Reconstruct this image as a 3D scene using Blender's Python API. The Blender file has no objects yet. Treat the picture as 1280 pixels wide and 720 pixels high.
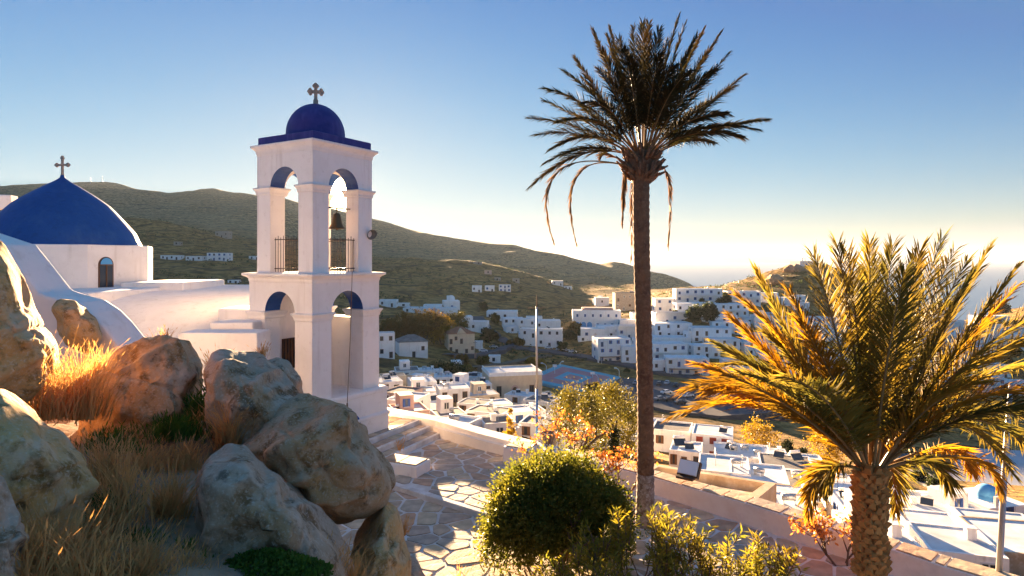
import bpy, bmesh, math, random
import numpy as np
from mathutils import Vector, Matrix, noise as mnoise

# ------------------------------------------------------------------ camera
F = 790.0; CX = 640.0; HY = 324.0          # focal length and horizon in photo pixels (1280 x 720)
scene = bpy.context.scene
COL = scene.collection
cam_d = bpy.data.cameras.new('camera'); cam = bpy.data.objects.new('camera', cam_d); COL.objects.link(cam)
cam_d.sensor_width = 36.0; cam_d.lens = 36.0 * F / 1280.0
cam_d.shift_y = -(360.0 - HY) / 1280.0
cam_d.clip_start = 0.05; cam_d.clip_end = 120000.0
cam.location = (0, 0, 0); cam.rotation_euler = (math.radians(90), 0, 0)
scene.camera = cam

# ------------------------------------------------------------------ sun and sky
SUN_AZ = math.atan2(425 - CX, F); SUN_EL = math.atan2(HY - 242, math.hypot(F, 425 - CX))
SUN_DIR = Vector((math.sin(SUN_AZ) * math.cos(SUN_EL), math.cos(SUN_AZ) * math.cos(SUN_EL), math.sin(SUN_EL)))
world = bpy.data.worlds.new('World'); scene.world = world; world.use_nodes = True
wn = world.node_tree.nodes; wl = world.node_tree.links; wn.clear()
def wnode(t, **k):
    n = wn.new(t)
    for a, b in k.items(): setattr(n, a, b)
    return n
sky = wnode('ShaderNodeTexSky', sky_type='NISHITA', sun_disc=False, sun_elevation=SUN_EL, sun_rotation=SUN_AZ,
            altitude=100.0, air_density=1.0, dust_density=0.1, ozone_density=3.0)
# the photograph is tone-compressed: the whole sky goes through one soft shoulder, (v^2 + c) / (v^2 + k^2)
flo = wnode('ShaderNodeVectorMath', operation='MAXIMUM'); flo.inputs[1].default_value = (.80, 1.62, 2.5); wl.new(sky.outputs[0], flo.inputs[0])   # overhead the sky keeps the blue it has at the top of the picture
sq = wnode('ShaderNodeVectorMath', operation='MULTIPLY'); wl.new(flo.outputs[0], sq.inputs[0]); wl.new(flo.outputs[0], sq.inputs[1])
addk = wnode('ShaderNodeVectorMath', operation='ADD'); addk.inputs[1].default_value = (2.3 ** 2, 2.9 ** 2, 2.4 ** 2)
lif = wnode('ShaderNodeVectorMath', operation='ADD'); lif.inputs[1].default_value = (.0, .25, .4)
div = wnode('ShaderNodeVectorMath', operation='DIVIDE')
mul = wnode('ShaderNodeVectorMath', operation='MULTIPLY'); mul.inputs[1].default_value = (.56, .74, .77)
wl.new(sq.outputs[0], addk.inputs[0]); wl.new(sq.outputs[0], lif.inputs[0]); wl.new(lif.outputs[0], div.inputs[0]); wl.new(addk.outputs[0], div.inputs[1])
wl.new(div.outputs[0], mul.inputs[0])
# sun disc with its aureole, where the sun stands
tc = wnode('ShaderNodeTexCoord')
dot = wnode('ShaderNodeVectorMath', operation='DOT_PRODUCT'); dot.inputs[1].default_value = SUN_DIR
nrm = wnode('ShaderNodeVectorMath', operation='NORMALIZE')
wl.new(tc.outputs['Generated'], nrm.inputs[0]); wl.new(nrm.outputs[0], dot.inputs[0])
ac = wnode('ShaderNodeMath', operation='ARCCOSINE'); wl.new(dot.outputs['Value'], ac.inputs[0])
def gauss(width, amp):
    d = wnode('ShaderNodeMath', operation='DIVIDE'); d.inputs[1].default_value = width; wl.new(ac.outputs[0], d.inputs[0])
    p = wnode('ShaderNodeMath', operation='POWER'); p.inputs[1].default_value = 2.0; wl.new(d.outputs[0], p.inputs[0])
    m = wnode('ShaderNodeMath', operation='MULTIPLY'); m.inputs[1].default_value = -1.0; wl.new(p.outputs[0], m.inputs[0])
    e = wnode('ShaderNodeMath', operation='EXPONENT'); wl.new(m.outputs[0], e.inputs[0])
    a = wnode('ShaderNodeMath', operation='MULTIPLY'); a.inputs[1].default_value = amp; wl.new(e.outputs[0], a.inputs[0])
    return a
g1 = gauss(math.radians(0.75), 260.0); g2 = gauss(math.radians(1.5), 1.6); g3 = gauss(math.radians(5.0), 0.07)
s1_ = wnode('ShaderNodeMath', operation='ADD'); wl.new(g1.outputs[0], s1_.inputs[0]); wl.new(g2.outputs[0], s1_.inputs[1])
s2_ = wnode('ShaderNodeMath', operation='ADD'); wl.new(s1_.outputs[0], s2_.inputs[0]); wl.new(g3.outputs[0], s2_.inputs[1])
gc = wnode('ShaderNodeVectorMath', operation='SCALE'); gc.inputs[0].default_value = (1.0, 0.74, 0.36); wl.new(s2_.outputs[0], gc.inputs['Scale'])
tot = wnode('ShaderNodeVectorMath', operation='ADD'); wl.new(mul.outputs[0], tot.inputs[0]); wl.new(gc.outputs[0], tot.inputs[1])
bg = wnode('ShaderNodeBackground'); bg.inputs['Strength'].default_value = 0.10
wl.new(tot.outputs[0], bg.inputs['Color'])
wo = wnode('ShaderNodeOutputWorld'); wl.new(bg.outputs[0], wo.inputs['Surface'])

sun_d = bpy.data.lights.new('sun', 'SUN'); sun_d.energy = 5.0; sun_d.angle = math.radians(0.6); sun_d.color = (1.0, 0.68, 0.38)
sun = bpy.data.objects.new('sun', sun_d); COL.objects.link(sun)
sun.rotation_euler = SUN_DIR.to_track_quat('Z', 'Y').to_euler(); sun.location = SUN_DIR * 300

vs = scene.view_settings
vs.view_transform = 'Standard'; vs.look = 'None'; vs.gamma = 1.0; vs.use_curve_mapping = False
vs.exposure = 3.65
scene.cycles.use_denoising = True
scene.cycles.max_bounces = 8; scene.cycles.diffuse_bounces = 4; scene.cycles.transparent_max_bounces = 8
scene.cycles.volume_bounces = 0
scene.cycles.sample_clamp_indirect = 6.0

# ------------------------------------------------------------------ helpers
RNG = random.Random(7)
def at(px, py, Y):
    "world point that stands Y metres in front of the camera at a photo pixel"
    return Vector(((px - CX) / F * Y, Y, (HY - py) / F * Y))
def tag(o, label=None, cat=None, group=None, kind=None):
    if label: o['label'] = label
    if cat: o['category'] = cat
    if group: o['group'] = group
    if kind: o['kind'] = kind
    return o
def thing(name, label, cat, loc=(0, 0, 0), rz=0.0, group=None):
    o = bpy.data.objects.new(name, None); COL.objects.link(o); o.empty_display_size = 0.2
    o.location = loc; o.rotation_euler = (0, 0, rz)
    return tag(o, label, cat, group)
def link(name, me, parent=None, loc=None, rot=None, scale=None):
    o = bpy.data.objects.new(name, me); COL.objects.link(o)
    if parent is not None: o.parent = parent
    if loc is not None: o.location = loc
    if rot is not None: o.rotation_euler = rot
    if scale is not None: o.scale = scale
    return o
class MB:
    "collects shapes, builds ONE mesh"
    def __init__(self): self.v = []; self.f = []; self.m = []; self.s = []
    def add(self, vs, fs, mi=0, smooth=False):
        b = len(self.v); self.v.extend([tuple(p) for p in vs])
        for f in fs: self.f.append(tuple(i + b for i in f)); self.m.append(mi); self.s.append(smooth)
        return self
    def box(self, x0, x1, y0, y1, z0, z1, mi=0, M=None):
        vs = [Vector(p) for p in ((x0,y0,z0),(x1,y0,z0),(x1,y1,z0),(x0,y1,z0),(x0,y0,z1),(x1,y0,z1),(x1,y1,z1),(x0,y1,z1))]
        if M is not None: vs = [M @ p for p in vs]
        return self.add(vs, [(0,3,2,1),(4,5,6,7),(0,1,5,4),(1,2,6,5),(2,3,7,6),(3,0,4,7)], mi)
    def tube(self, pts, rad, n=8, mi=0, smooth=True, cap=True):
        pts = [Vector(p) for p in pts]; rings = []; up = Vector((0, 0, 1))
        if not hasattr(rad, '__len__'): rad = [rad] * len(pts)
        for i, p in enumerate(pts):
            t = (pts[min(i + 1, len(pts) - 1)] - pts[max(i - 1, 0)]).normalized()
            a = t.cross(up if abs(t.z) < .95 else Vector((0, 1, 0))).normalized(); b = t.cross(a)
            rings.append([p + (a * math.cos(k * 2 * math.pi / n) + b * math.sin(k * 2 * math.pi / n)) * rad[i] for k in range(n)])
        vs = [q for r in rings for q in r]; fs = []
        for i in range(len(pts) - 1):
            for k in range(n):
                k2 = (k + 1) % n; fs.append((i * n + k, i * n + k2, (i + 1) * n + k2, (i + 1) * n + k))
        if cap: fs.append(tuple(range(n))[::-1]); fs.append(tuple((len(pts) - 1) * n + k for k in range(n)))
        return self.add(vs, fs, mi, smooth)
    def lathe(self, prof, n=32, mi=0, c=(0, 0, 0), smooth=True, a0=0.0):
        vs = []; fs = []; c = Vector(c)
        for r, z in prof:
            for k in range(n):
                a = a0 + k * 2 * math.pi / n; vs.append(c + Vector((r * math.cos(a), r * math.sin(a), z)))
        for i in range(len(prof) - 1):
            for k in range(n):
                k2 = (k + 1) % n; fs.append((i * n + k, i * n + k2, (i + 1) * n + k2, (i + 1) * n + k))
        return self.add(vs, fs, mi, smooth)
    def prism(self, poly, z0, z1, mi=0, top_inset=0.0):
        n = len(poly); cx = sum(p[0] for p in poly) / n; cy = sum(p[1] for p in poly) / n
        vs = [(p[0], p[1], z0) for p in poly]
        for p in poly:
            d = math.hypot(p[0] - cx, p[1] - cy) or 1.0; k = 1 - top_inset / d
            vs.append((cx + (p[0] - cx) * k, cy + (p[1] - cy) * k, z1))
        fs = [tuple(range(n))[::-1], tuple(range(n, 2 * n))] + [(i, (i + 1) % n, n + (i + 1) % n, n + i) for i in range(n)]
        return self.add(vs, fs, mi)
    def mesh(self, name, mats):
        me = bpy.data.meshes.new(name); me.from_pydata(self.v, [], self.f)
        for m in (mats if isinstance(mats, (list, tuple)) else [mats]): me.materials.append(m)
        me.polygons.foreach_set('material_index', self.m); me.polygons.foreach_set('use_smooth', self.s)
        me.update(); return me
    def build(self, name, mats, parent=None, loc=None, rot=None, bevel=0.0, fix=False):
        me = self.mesh(name, mats)
        if bevel or fix:
            bm = bmesh.new(); bm.from_mesh(me)
            if fix: bmesh.ops.remove_doubles(bm, verts=bm.verts, dist=1e-4); bmesh.ops.recalc_face_normals(bm, faces=bm.faces)
            if bevel: bmesh.ops.bevel(bm, geom=[e for e in bm.edges if len(e.link_faces) == 2 and e.calc_face_angle(0) > .5], offset=bevel, segments=2, affect='EDGES', profile=.6)
            bm.to_mesh(me); bm.free()
        return link(name, me, parent, loc, rot)
def np_mesh(name, V, Fc, mats, smooth=True, mi=None):
    "V (n,3) float array, Fc (m,k) int array of equal-sided faces"
    me = bpy.data.meshes.new(name); V = np.asarray(V, np.float32); Fc = np.asarray(Fc, np.int32); k = Fc.shape[1]
    me.vertices.add(len(V)); me.vertices.foreach_set('co', V.ravel())
    me.loops.add(Fc.size); me.loops.foreach_set('vertex_index', Fc.ravel())
    me.polygons.add(len(Fc)); me.polygons.foreach_set('loop_start', np.arange(0, Fc.size, k, dtype=np.int32))
    me.polygons.foreach_set('loop_total', np.full(len(Fc), k, np.int32))
    me.polygons.foreach_set('use_smooth', np.full(len(Fc), smooth))
    for m in (mats if isinstance(mats, (list, tuple)) else [mats]): me.materials.append(m)
    if mi is not None: me.polygons.foreach_set('material_index', np.asarray(mi, np.int32))
    me.update(); me.validate(); return me

# ------------------------------------------------------------------ materials
def mat(name, base, rough=0.8, noise=None, bump=None, spec=0.3, metal=0.0, sub=None, trans=None, alt=None, coords='Object', rand=0.0, streak=None):
    """procedural Principled material. noise=(scale, amount, alt colour), bump=(scale, strength, distance), rand = per-object colour shift,
    trans = amount of light let through (thin leaves)"""
    m = bpy.data.materials.new(name); m.use_nodes = True; nt = m.node_tree; N = nt.nodes; L = nt.links
    p = N['Principled BSDF']; p.inputs['Roughness'].default_value = rough; p.inputs['Specular IOR Level'].default_value = spec
    p.inputs['Metallic'].default_value = metal
    c = N.new('ShaderNodeTexCoord'); last = None
    rgb = N.new('ShaderNodeRGB'); rgb.outputs[0].default_value = (*base, 1); last = rgb.outputs[0]
    for nz in (noise if isinstance(noise, list) else [noise] if noise else []):
        sc, lo, hi, colr = nz
        t = N.new('ShaderNodeTexNoise'); t.inputs['Scale'].default_value = sc; t.inputs['Detail'].default_value = 6; t.inputs['Roughness'].default_value = .62
        L.new(c.outputs[coords], t.inputs['Vector'])
        r = N.new('ShaderNodeMapRange'); r.inputs[1].default_value = lo; r.inputs[2].default_value = hi; L.new(t.outputs[0], r.inputs[0])
        mx = N.new('ShaderNodeMix'); mx.data_type = 'RGBA'; mx.inputs[7].default_value = (*colr, 1)
        L.new(r.outputs[0], mx.inputs[0]); L.new(last, mx.inputs[6]); last = mx.outputs[2]
    if streak:                       # runs of dirt or faded paint, drawn out downwards
        sc, lo, hi, colr = streak; mp = N.new('ShaderNodeMapping'); mp.inputs['Scale'].default_value = (sc, sc, sc * .10); L.new(c.outputs[coords], mp.inputs[0])
        t = N.new('ShaderNodeTexNoise'); t.inputs['Scale'].default_value = 1.0; t.inputs['Detail'].default_value = 6; t.inputs['Roughness'].default_value = .6; L.new(mp.outputs[0], t.inputs['Vector'])
        r = N.new('ShaderNodeMapRange'); r.inputs[1].default_value = lo; r.inputs[2].default_value = hi; r.inputs[4].default_value = .8; L.new(t.outputs[0], r.inputs[0])
        mx = N.new('ShaderNodeMix'); mx.data_type = 'RGBA'; mx.inputs[7].default_value = (*colr, 1); L.new(r.outputs[0], mx.inputs[0]); L.new(last, mx.inputs[6]); last = mx.outputs[2]
    if rand:
        oi = N.new('ShaderNodeObjectInfo'); hs = N.new('ShaderNodeHueSaturation')
        r = N.new('ShaderNodeMapRange'); r.inputs[3].default_value = 1 - rand; r.inputs[4].default_value = 1 + rand
        L.new(oi.outputs['Random'], r.inputs[0]); L.new(r.outputs[0], hs.inputs['Value']); L.new(last, hs.inputs['Color']); last = hs.outputs[0]
    L.new(last, p.inputs['Base Color'])
    if bump:
        bs = bump if isinstance(bump, list) else [bump]; prev = None
        for sc, st, dist in bs:
            t = N.new('ShaderNodeTexNoise'); t.inputs['Scale'].default_value = sc; t.inputs['Detail'].default_value = 8; t.inputs['Roughness'].default_value = .65
            L.new(c.outputs[coords], t.inputs['Vector'])
            b = N.new('ShaderNodeBump'); b.inputs['Strength'].default_value = st; b.inputs['Distance'].default_value = dist
            L.new(t.outputs[0], b.inputs['Height'])
            if prev is not None: L.new(prev, b.inputs['Normal'])
            prev = b.outputs[0]
        L.new(prev, p.inputs['Normal'])
    if trans:
        tr = N.new('ShaderNodeBsdfTranslucent'); mx = N.new('ShaderNodeMixShader'); mx.inputs[0].default_value = trans
        g = N.new('ShaderNodeHueSaturation'); g.inputs['Value'].default_value = 1.5; g.inputs['Saturation'].default_value = 1.1
        L.new(last, g.inputs['Color']); L.new(g.outputs[0], tr.inputs['Color'])
        L.new(p.outputs[0], mx.inputs[1]); L.new(tr.outputs[0], mx.inputs[2]); L.new(mx.outputs[0], N['Material Output'].inputs['Surface'])
    return m
M = {}
M['white'] = mat('whitewash', (.88, .81, .755), .85, noise=[(1.3, .45, .75, (.80, .725, .665)), (.35, .5, .8, (.84, .78, .74)), (4.5, .60, .75, (.73, .65, .59))], bump=[(2.2, .35, .05), (9, .25, .015), (40, .2, .006)], streak=(3.2, .56, .78, (.66, .575, .50)))
_n = M['white'].node_tree.nodes; _bv = _n.new('ShaderNodeBevel'); _bv.samples = 4; _bv.inputs['Radius'].default_value = .035      # hand-plastered edges are never sharp
M['white'].node_tree.links.new(_bv.outputs[0], [q for q in _n if q.bl_idname == 'ShaderNodeBump' and not q.inputs['Normal'].links][0].inputs['Normal'])
M['white_far'] = mat('whitewash_far', (.90, .875, .85), .9, noise=[(.35, .4, .75, (.82, .78, .74)), (1.5, .58, .75, (.70, .65, .60))], rand=.05, streak=(1.6, .56, .76, (.62, .56, .50)))
M['cream'] = mat('cream_plaster', (.74, .60, .42), .9, noise=(.6, .4, .75, (.60, .46, .32)))
M['tan'] = mat('weathered_tan_plaster', (.58, .42, .27), .9, noise=[(.8, .4, .7, (.40, .27, .16)), (2.5, .5, .7, (.66, .54, .40))])
M['stonewall'] = mat('stone_masonry', (.46, .40, .33), .95, noise=(1.2, .35, .7, (.30, .25, .20)))
M['pink'] = mat('pink_plaster', (.62, .42, .34), .9, noise=(.6, .4, .75, (.50, .33, .27)))
M['roofw'] = mat('roof_limewash', (.72, .72, .73), .9, noise=(.5, .4, .7, (.52, .51, .50)), rand=.1)
M['roofd'] = mat('roof_screed_grey', (.23, .21, .20), .95, noise=(.6, .35, .7, (.13, .115, .105)), rand=.15)
M['rooft'] = mat('roof_tile_red', (.36, .15, .08), .9, noise=(1.2, .4, .7, (.24, .10, .06)))
M['glass'] = mat('dark_window_glass', (.035, .045, .06), .25, spec=.5)
M['blue'] = mat('blue_paint', (.010, .060, .235), .55, noise=[(.8, .4, .75, (.018, .080, .285)), (5, .5, .8, (.010, .045, .175)), (14, .6, .8, (.035, .10, .27)), (1.7, .56, .72, (.030, .085, .25))], bump=[(2.5, .25, .05), (9, .2, .015)], spec=.3, streak=(2.6, .52, .75, (.040, .105, .27)))
M['blue_door'] = mat('blue_joinery', (.03, .09, .30), .6, rand=.3)
M['brown_door'] = mat('brown_joinery', (.14, .065, .03), .6, rand=.3)
M['lightblue'] = mat('light_blue_paint', (.10, .36, .66), .6)
M['purple'] = mat('violet_blue_paint', (.035, .03, .16), .55, noise=(3, .4, .7, (.06, .045, .20)), bump=[(3, .3, .03), (10, .2, .01)], streak=(6, .5, .75, (.085, .07, .24)))
M['iron'] = mat('dark_iron', (.05, .045, .04), .5, metal=.6, noise=(12, .45, .7, (.14, .07, .035)))
M['bronze'] = mat('bell_bronze', (.16, .10, .05), .45, metal=.8)
M['stone_cross'] = mat('weathered_stone', (.42, .31, .24), .9, noise=(14, .4, .7, (.28, .20, .15)), bump=[(30, .3, .01)])
M['steel'] = mat('galvanised_steel', (.45, .45, .46), .45, metal=.7)
M['bluepole'] = mat('blue_pole_paint', (.06, .22, .50), .5)
M['wood'] = mat('old_timber', (.20, .12, .07), .85, noise=(5, .4, .7, (.12, .07, .04)))
M['asphalt'] = mat('asphalt', (.075, .075, .085), .9, noise=(.15, .35, .7, (.11, .105, .11)))
M['concrete'] = mat('pale_concrete', (.50, .50, .52), .9, noise=(.12, .35, .7, (.40, .40, .42)))
M['dirt'] = mat('bare_earth', (.20, .14, .095), .95, noise=(.3, .35, .7, (.12, .085, .055)))
M['pot'] = mat('tank_plastic', (.16, .15, .13), .6)

# ------------------------------------------------------------------ terrain: one height field, known from rows of the photograph
YK = np.array([14, 28, 50, 80, 100, 120, 150, 200, 240, 280, 310, 345, 400, 520, 700, 900, 1150, 1500, 3000], float)
COLS = {
 -500: [1000,560,500,470,455,440,425,402,388,374,365,354,338,312,272,275,262,236,240],
    0: [1000,600,520,480,462,448,430,406,392,378,368,357,341,314,272,275,262,235,240],
  160: [1000,640,560,500,475,458,436,410,396,382,371,360,343,316,272,276,262,236,240],
  320: [1000,660,585,530,508,490,468,440,420,402,388,374,356,330,304,298,280,246,250],
  480: [1000,662,600,552,530,514,494,466,444,424,410,396,378,350,322,325,312,277,280],
  560: [1000,662,608,561,540,525,505,478,455,436,421,406,388,356,325,330,318,297,300],
  640: [1000,665,610,565,545,530,517,500,484,462,445,426,402,366,337,340,330,307,310],
  720: [1000,690,630,590,568,555,540,512,490,470,450,428,404,380,362,355,342,324,330],
  800: [1000,720,650,605,582,568,550,520,495,470,448,420,392,374,362,356,350,334,340],
  880: [1000,750,670,615,590,575,556,522,494,468,436,392,366,361,357,440,415,394,362],
  960: [1000,790,690,632,606,590,568,528,499,472,444,412,384,342,385,440,415,394,362],
 1040: [1000,800,700,640,614,598,576,538,510,482,454,424,392,334,385,440,415,394,362],
 1120: [1000,810,710,650,622,606,584,552,528,502,476,448,418,385,400,440,415,394,362],
 1200: [1000,820,720,664,640,622,600,566,542,514,488,462,436,412,402,440,415,394,362],
 1280: [1000,820,725,668,644,626,604,570,546,516,490,464,438,402,384,440,415,394,362],
 1900: [1000,820,725,668,644,626,604,570,546,516,490,464,438,402,384,440,415,394,362]}
CPX = np.array(sorted(COLS), float); TAB = np.array([COLS[int(c)] for c in CPX], float)
SKYLINE = [(-500,238),(0,235),(45,231),(100,227),(130,227),(150,231),(170,238),(210,244),(240,239),(265,236),(290,242),(320,244),(360,250),(400,258),(440,267),
           (470,275),(490,281),(520,291),(560,297),(600,303),(640,307),(680,315),(700,319),(735,328),(750,331),(765,327),(780,330),(800,337),(830,343),(850,350),(862,355),(880,372),(900,394),(1900,394)]
RIDGE = [(-500,272),(0,270),(160,272),(200,277),(240,285),(280,296),(320,304),(400,318),(470,322),(530,322),(560,324),(590,326),(620,331),(650,340),(680,350),(720,362),
         (800,362),(860,358),(900,357),(960,385),(1120,400),(1200,402),(1280,384),(1900,384)]
HILL = {13: [(880,361),(900,358),(915,353),(930,350),(945,346),(960,341),(975,336),(985,333),(997,329),(1010,327),(1030,329),(1050,335),(1075,350),(1100,370),(1120,385)]}
def _pyrow(k, px):
    v = np.interp(px, CPX, TAB[:, k])
    if k == 17: v = np.interp(px, *zip(*SKYLINE))
    if k == 14: v = np.interp(px, *zip(*RIDGE))
    if k in HILL:
        xs, ys = zip(*HILL[k]); w = (px >= xs[0]) & (px <= xs[-1]); v = np.where(w, np.interp(px, xs, ys), v)
    return v
def fbm(x, y, s, oct=5, seed=0.0):
    r = 0.0; a = 1.0
    for k in range(oct):
        r += a * mnoise.noise((x * s + seed, y * s - seed, seed * .37)); s *= 2.07; a *= .5
    return r
TU = np.linspace(-1.5, 1.45, 420)                          # X / Y
TY = np.exp(np.concatenate([np.linspace(math.log(14.0), math.log(340.0), 130, endpoint=False), np.linspace(math.log(340.0), math.log(1000.0), 190, endpoint=False), np.linspace(math.log(1000.0), math.log(3000.0), 90)]))
LOGK = np.log(YK)
_px = TU * F + CX
_rows = np.array([_pyrow(k, _px) for k in range(len(YK))])  # knots x columns
GZ = np.zeros((len(TY), len(TU)))
for j in range(len(TU)):
    GZ[:, j] = (HY - np.interp(np.log(TY), LOGK, _rows[:, j])) / F * TY
for i, Y in enumerate(TY):
    amp = 0.0 if Y < 330 else min(1.0, (Y - 330) / 300.0)
    if amp <= 0: continue
    damp = 1.0 if Y < 1300 else .55
    for j, u in enumerate(TU):
        x_ = u * Y
        if Y < 1000: GZ[i, j] += amp * (fbm(x_, Y, .004, 6, 3.1) * 3.4 + 2.6 * (.5 - abs(mnoise.noise((x_ * .018, Y * .007, 2.2))) * 2) * min(1, Y / 600))
        else: GZ[i, j] += amp * damp * (fbm(x_, Y, .0035, 6, 3.1) * 9.0 + 15.0 * (.4 - abs(mnoise.noise((x_ * .0075, Y * .0028, 7.7))) * 1.6))
for i, Y in enumerate(TY):                                   # old field terraces step the nearer slopes
    if not 340 < Y < 1000: continue
    for j, u in enumerate(TU):
        w_ = .5 + .5 * mnoise.noise((u * Y * .006, Y * .006, 11)); q_ = (GZ[i, j] + 4 * mnoise.noise((u * Y * .01, Y * .01, 5))) / 5.5; f_ = q_ - math.floor(q_); k_ = min(1, f_ / .22); GZ[i, j] += 2.3 * w_ * (k_ * k_ * (3 - 2 * k_) - f_ - .1)
def ground_z(X, Y):
    u = X / Y; i = np.searchsorted(TY, Y) - 1; i = max(0, min(len(TY) - 2, i)); j = int((u - TU[0]) / (TU[1] - TU[0])); j = max(0, min(len(TU) - 2, j))
    a = (Y - TY[i]) / (TY[i + 1] - TY[i]); b = (u - TU[j]) / (TU[1] - TU[0])
    return (GZ[i, j] * (1 - b) + GZ[i, j + 1] * b) * (1 - a) + (GZ[i + 1, j] * (1 - b) + GZ[i + 1, j + 1] * b) * a
def on_ground(px, py, y0=30.0, y1=3000.0):
    "where the sight line through a pixel first meets the terrain"
    Y = y0
    while Y < y1:
        p = at(px, py, Y)
        if p.z <= ground_z(p.x, Y): break
        Y *= 1.01
    return at(px, py, Y)

def terrain_material():
    m = bpy.data.materials.new('hill_scrub'); m.use_nodes = True; nt = m.node_tree; N = nt.nodes; L = nt.links
    p = N['Principled BSDF']; p.inputs['Roughness'].default_value = .95; p.inputs['Specular IOR Level'].default_value = .1
    g = N.new('ShaderNodeTexCoord')
    def nz(scale, det=7, rough=.6):
        t = N.new('ShaderNodeTexNoise'); t.inputs['Scale'].default_value = scale; t.inputs['Detail'].default_value = det; t.inputs['Roughness'].default_value = rough
        L.new(g.outputs['Object'], t.inputs['Vector']); return t.outputs[0]
    def ramp(src, stops):
        r = N.new('ShaderNodeValToRGB'); e = r.color_ramp.elements
        e[0].position, e[0].color = stops[0][0], (*stops[0][1], 1); e[1].position, e[1].color = stops[-1][0], (*stops[-1][1], 1)
        for q, c in stops[1:-1]: x = e.new(q); x.color = (*c, 1)
        L.new(src, r.inputs[0]); return r.outputs[0]
    def mix(f, a, b):
        x = N.new('ShaderNodeMix'); x.data_type = 'RGBA'; L.new(f, x.inputs[0]); L.new(a, x.inputs[6]); L.new(b, x.inputs[7]); return x.outputs[2]
    big = ramp(nz(.012), [(.35, (.17, .13, .055)), (.5, (.31, .21, .095)), (.65, (.42, .27, .115))])
    sm = ramp(nz(.16, 8, .7), [(.40, (.055, .055, .02)), (.5, (.27, .19, .085)), (.60, (.54, .38, .19))])
    f = N.new('ShaderNodeValue'); f.outputs[0].default_value = .68
    c = mix(f.outputs[0], big, sm)
    # dark scrub spots and pale rock spots
    v = N.new('ShaderNodeTexVoronoi'); v.inputs['Scale'].default_value = .22; v.inputs['Randomness'].default_value = 1; L.new(g.outputs['Object'], v.inputs['Vector'])
    sp = N.new('ShaderNodeMapRange'); sp.inputs[1].default_value = .30; sp.inputs[2].default_value = .16; L.new(v.outputs[0], sp.inputs[0])
    gate = N.new('ShaderNodeMapRange'); gate.inputs[1].default_value = .45; gate.inputs[2].default_value = .55; L.new(nz(.02), gate.inputs[0])
    mu = N.new('ShaderNodeMath'); mu.operation = 'MULTIPLY'; L.new(sp.outputs[0], mu.inputs[0]); L.new(gate.outputs[0], mu.inputs[1])
    dk = N.new('ShaderNodeRGB'); dk.outputs[0].default_value = (.022, .030, .012, 1); c = mix(mu.outputs[0], c, dk.outputs[0])
    rk = N.new('ShaderNodeMapRange'); rk.inputs[1].default_value = .60; rk.inputs[2].default_value = .70; L.new(nz(.07, 8, .75), rk.inputs[0])
    rc = N.new('ShaderNodeRGB'); rc.outputs[0].default_value = (.30, .25, .19, 1); c = mix(rk.outputs[0], c, rc.outputs[0])
    # dry-stone terrace walls run along the contours
    sx = N.new('ShaderNodeSeparateXYZ'); L.new(g.outputs['Object'], sx.inputs[0])
    wob = N.new('ShaderNodeMath'); wob.operation = 'MULTIPLY_ADD'; L.new(nz(.01, 3), wob.inputs[0]); wob.inputs[1].default_value = 26.0; L.new(sx.outputs[2], wob.inputs[2])
    md = N.new('ShaderNodeMath'); md.operation = 'PINGPONG'; md.inputs[1].default_value = 3.0; L.new(wob.outputs[0], md.inputs[0])
    ln = N.new('ShaderNodeMapRange'); ln.inputs[1].default_value = .6; ln.inputs[2].default_value = .2; ln.inputs[4].default_value = .75; L.new(md.outputs[0], ln.inputs[0])
    wc = N.new('ShaderNodeRGB'); wc.outputs[0].default_value = (.055, .045, .032, 1); c = mix(ln.outputs[0], c, wc.outputs[0])
    # heath on nearer slopes, bare mountain behind; its haze contrast put into the colour
    fy = N.new('ShaderNodeMapRange'); fy.inputs[1].default_value = 780; fy.inputs[2].default_value = 1050; fy.inputs[3].default_value = 1; fy.inputs[4].default_value = 0; L.new(sx.outputs[1], fy.inputs[0])
    hm = N.new('ShaderNodeMixRGB'); hm.blend_type = 'MULTIPLY'; hm.inputs[2].default_value = (.92, .76, .52, 1); L.new(fy.outputs[0], hm.inputs[0]); L.new(c, hm.inputs[1]); c = hm.outputs[0]
    L.new(c, p.inputs['Base Color'])
    b = N.new('ShaderNodeBump'); b.inputs['Strength'].default_value = .9; b.inputs['Distance'].default_value = 2.2; L.new(nz(.11, 9, .7), b.inputs['Height']); L.new(b.outputs[0], p.inputs['Normal'])
    return m
M['terrain'] = terrain_material()
Yg, Ug = np.meshgrid(TY, TU, indexing='ij')
V = np.stack([Ug * Yg, Yg, GZ], -1).reshape(-1, 3); nU = len(TU)
ii, jj = np.meshgrid(np.arange(len(TY) - 1), np.arange(nU - 1), indexing='ij'); b0 = (ii * nU + jj).ravel()
me = np_mesh('terrain', V, np.stack([b0, b0 + 1, b0 + nU + 1, b0 + nU], 1), M['terrain'])
tag(link('terrain', me), 'brown scrub hills and valley floor around the white town', 'terrain', kind='structure')

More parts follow.
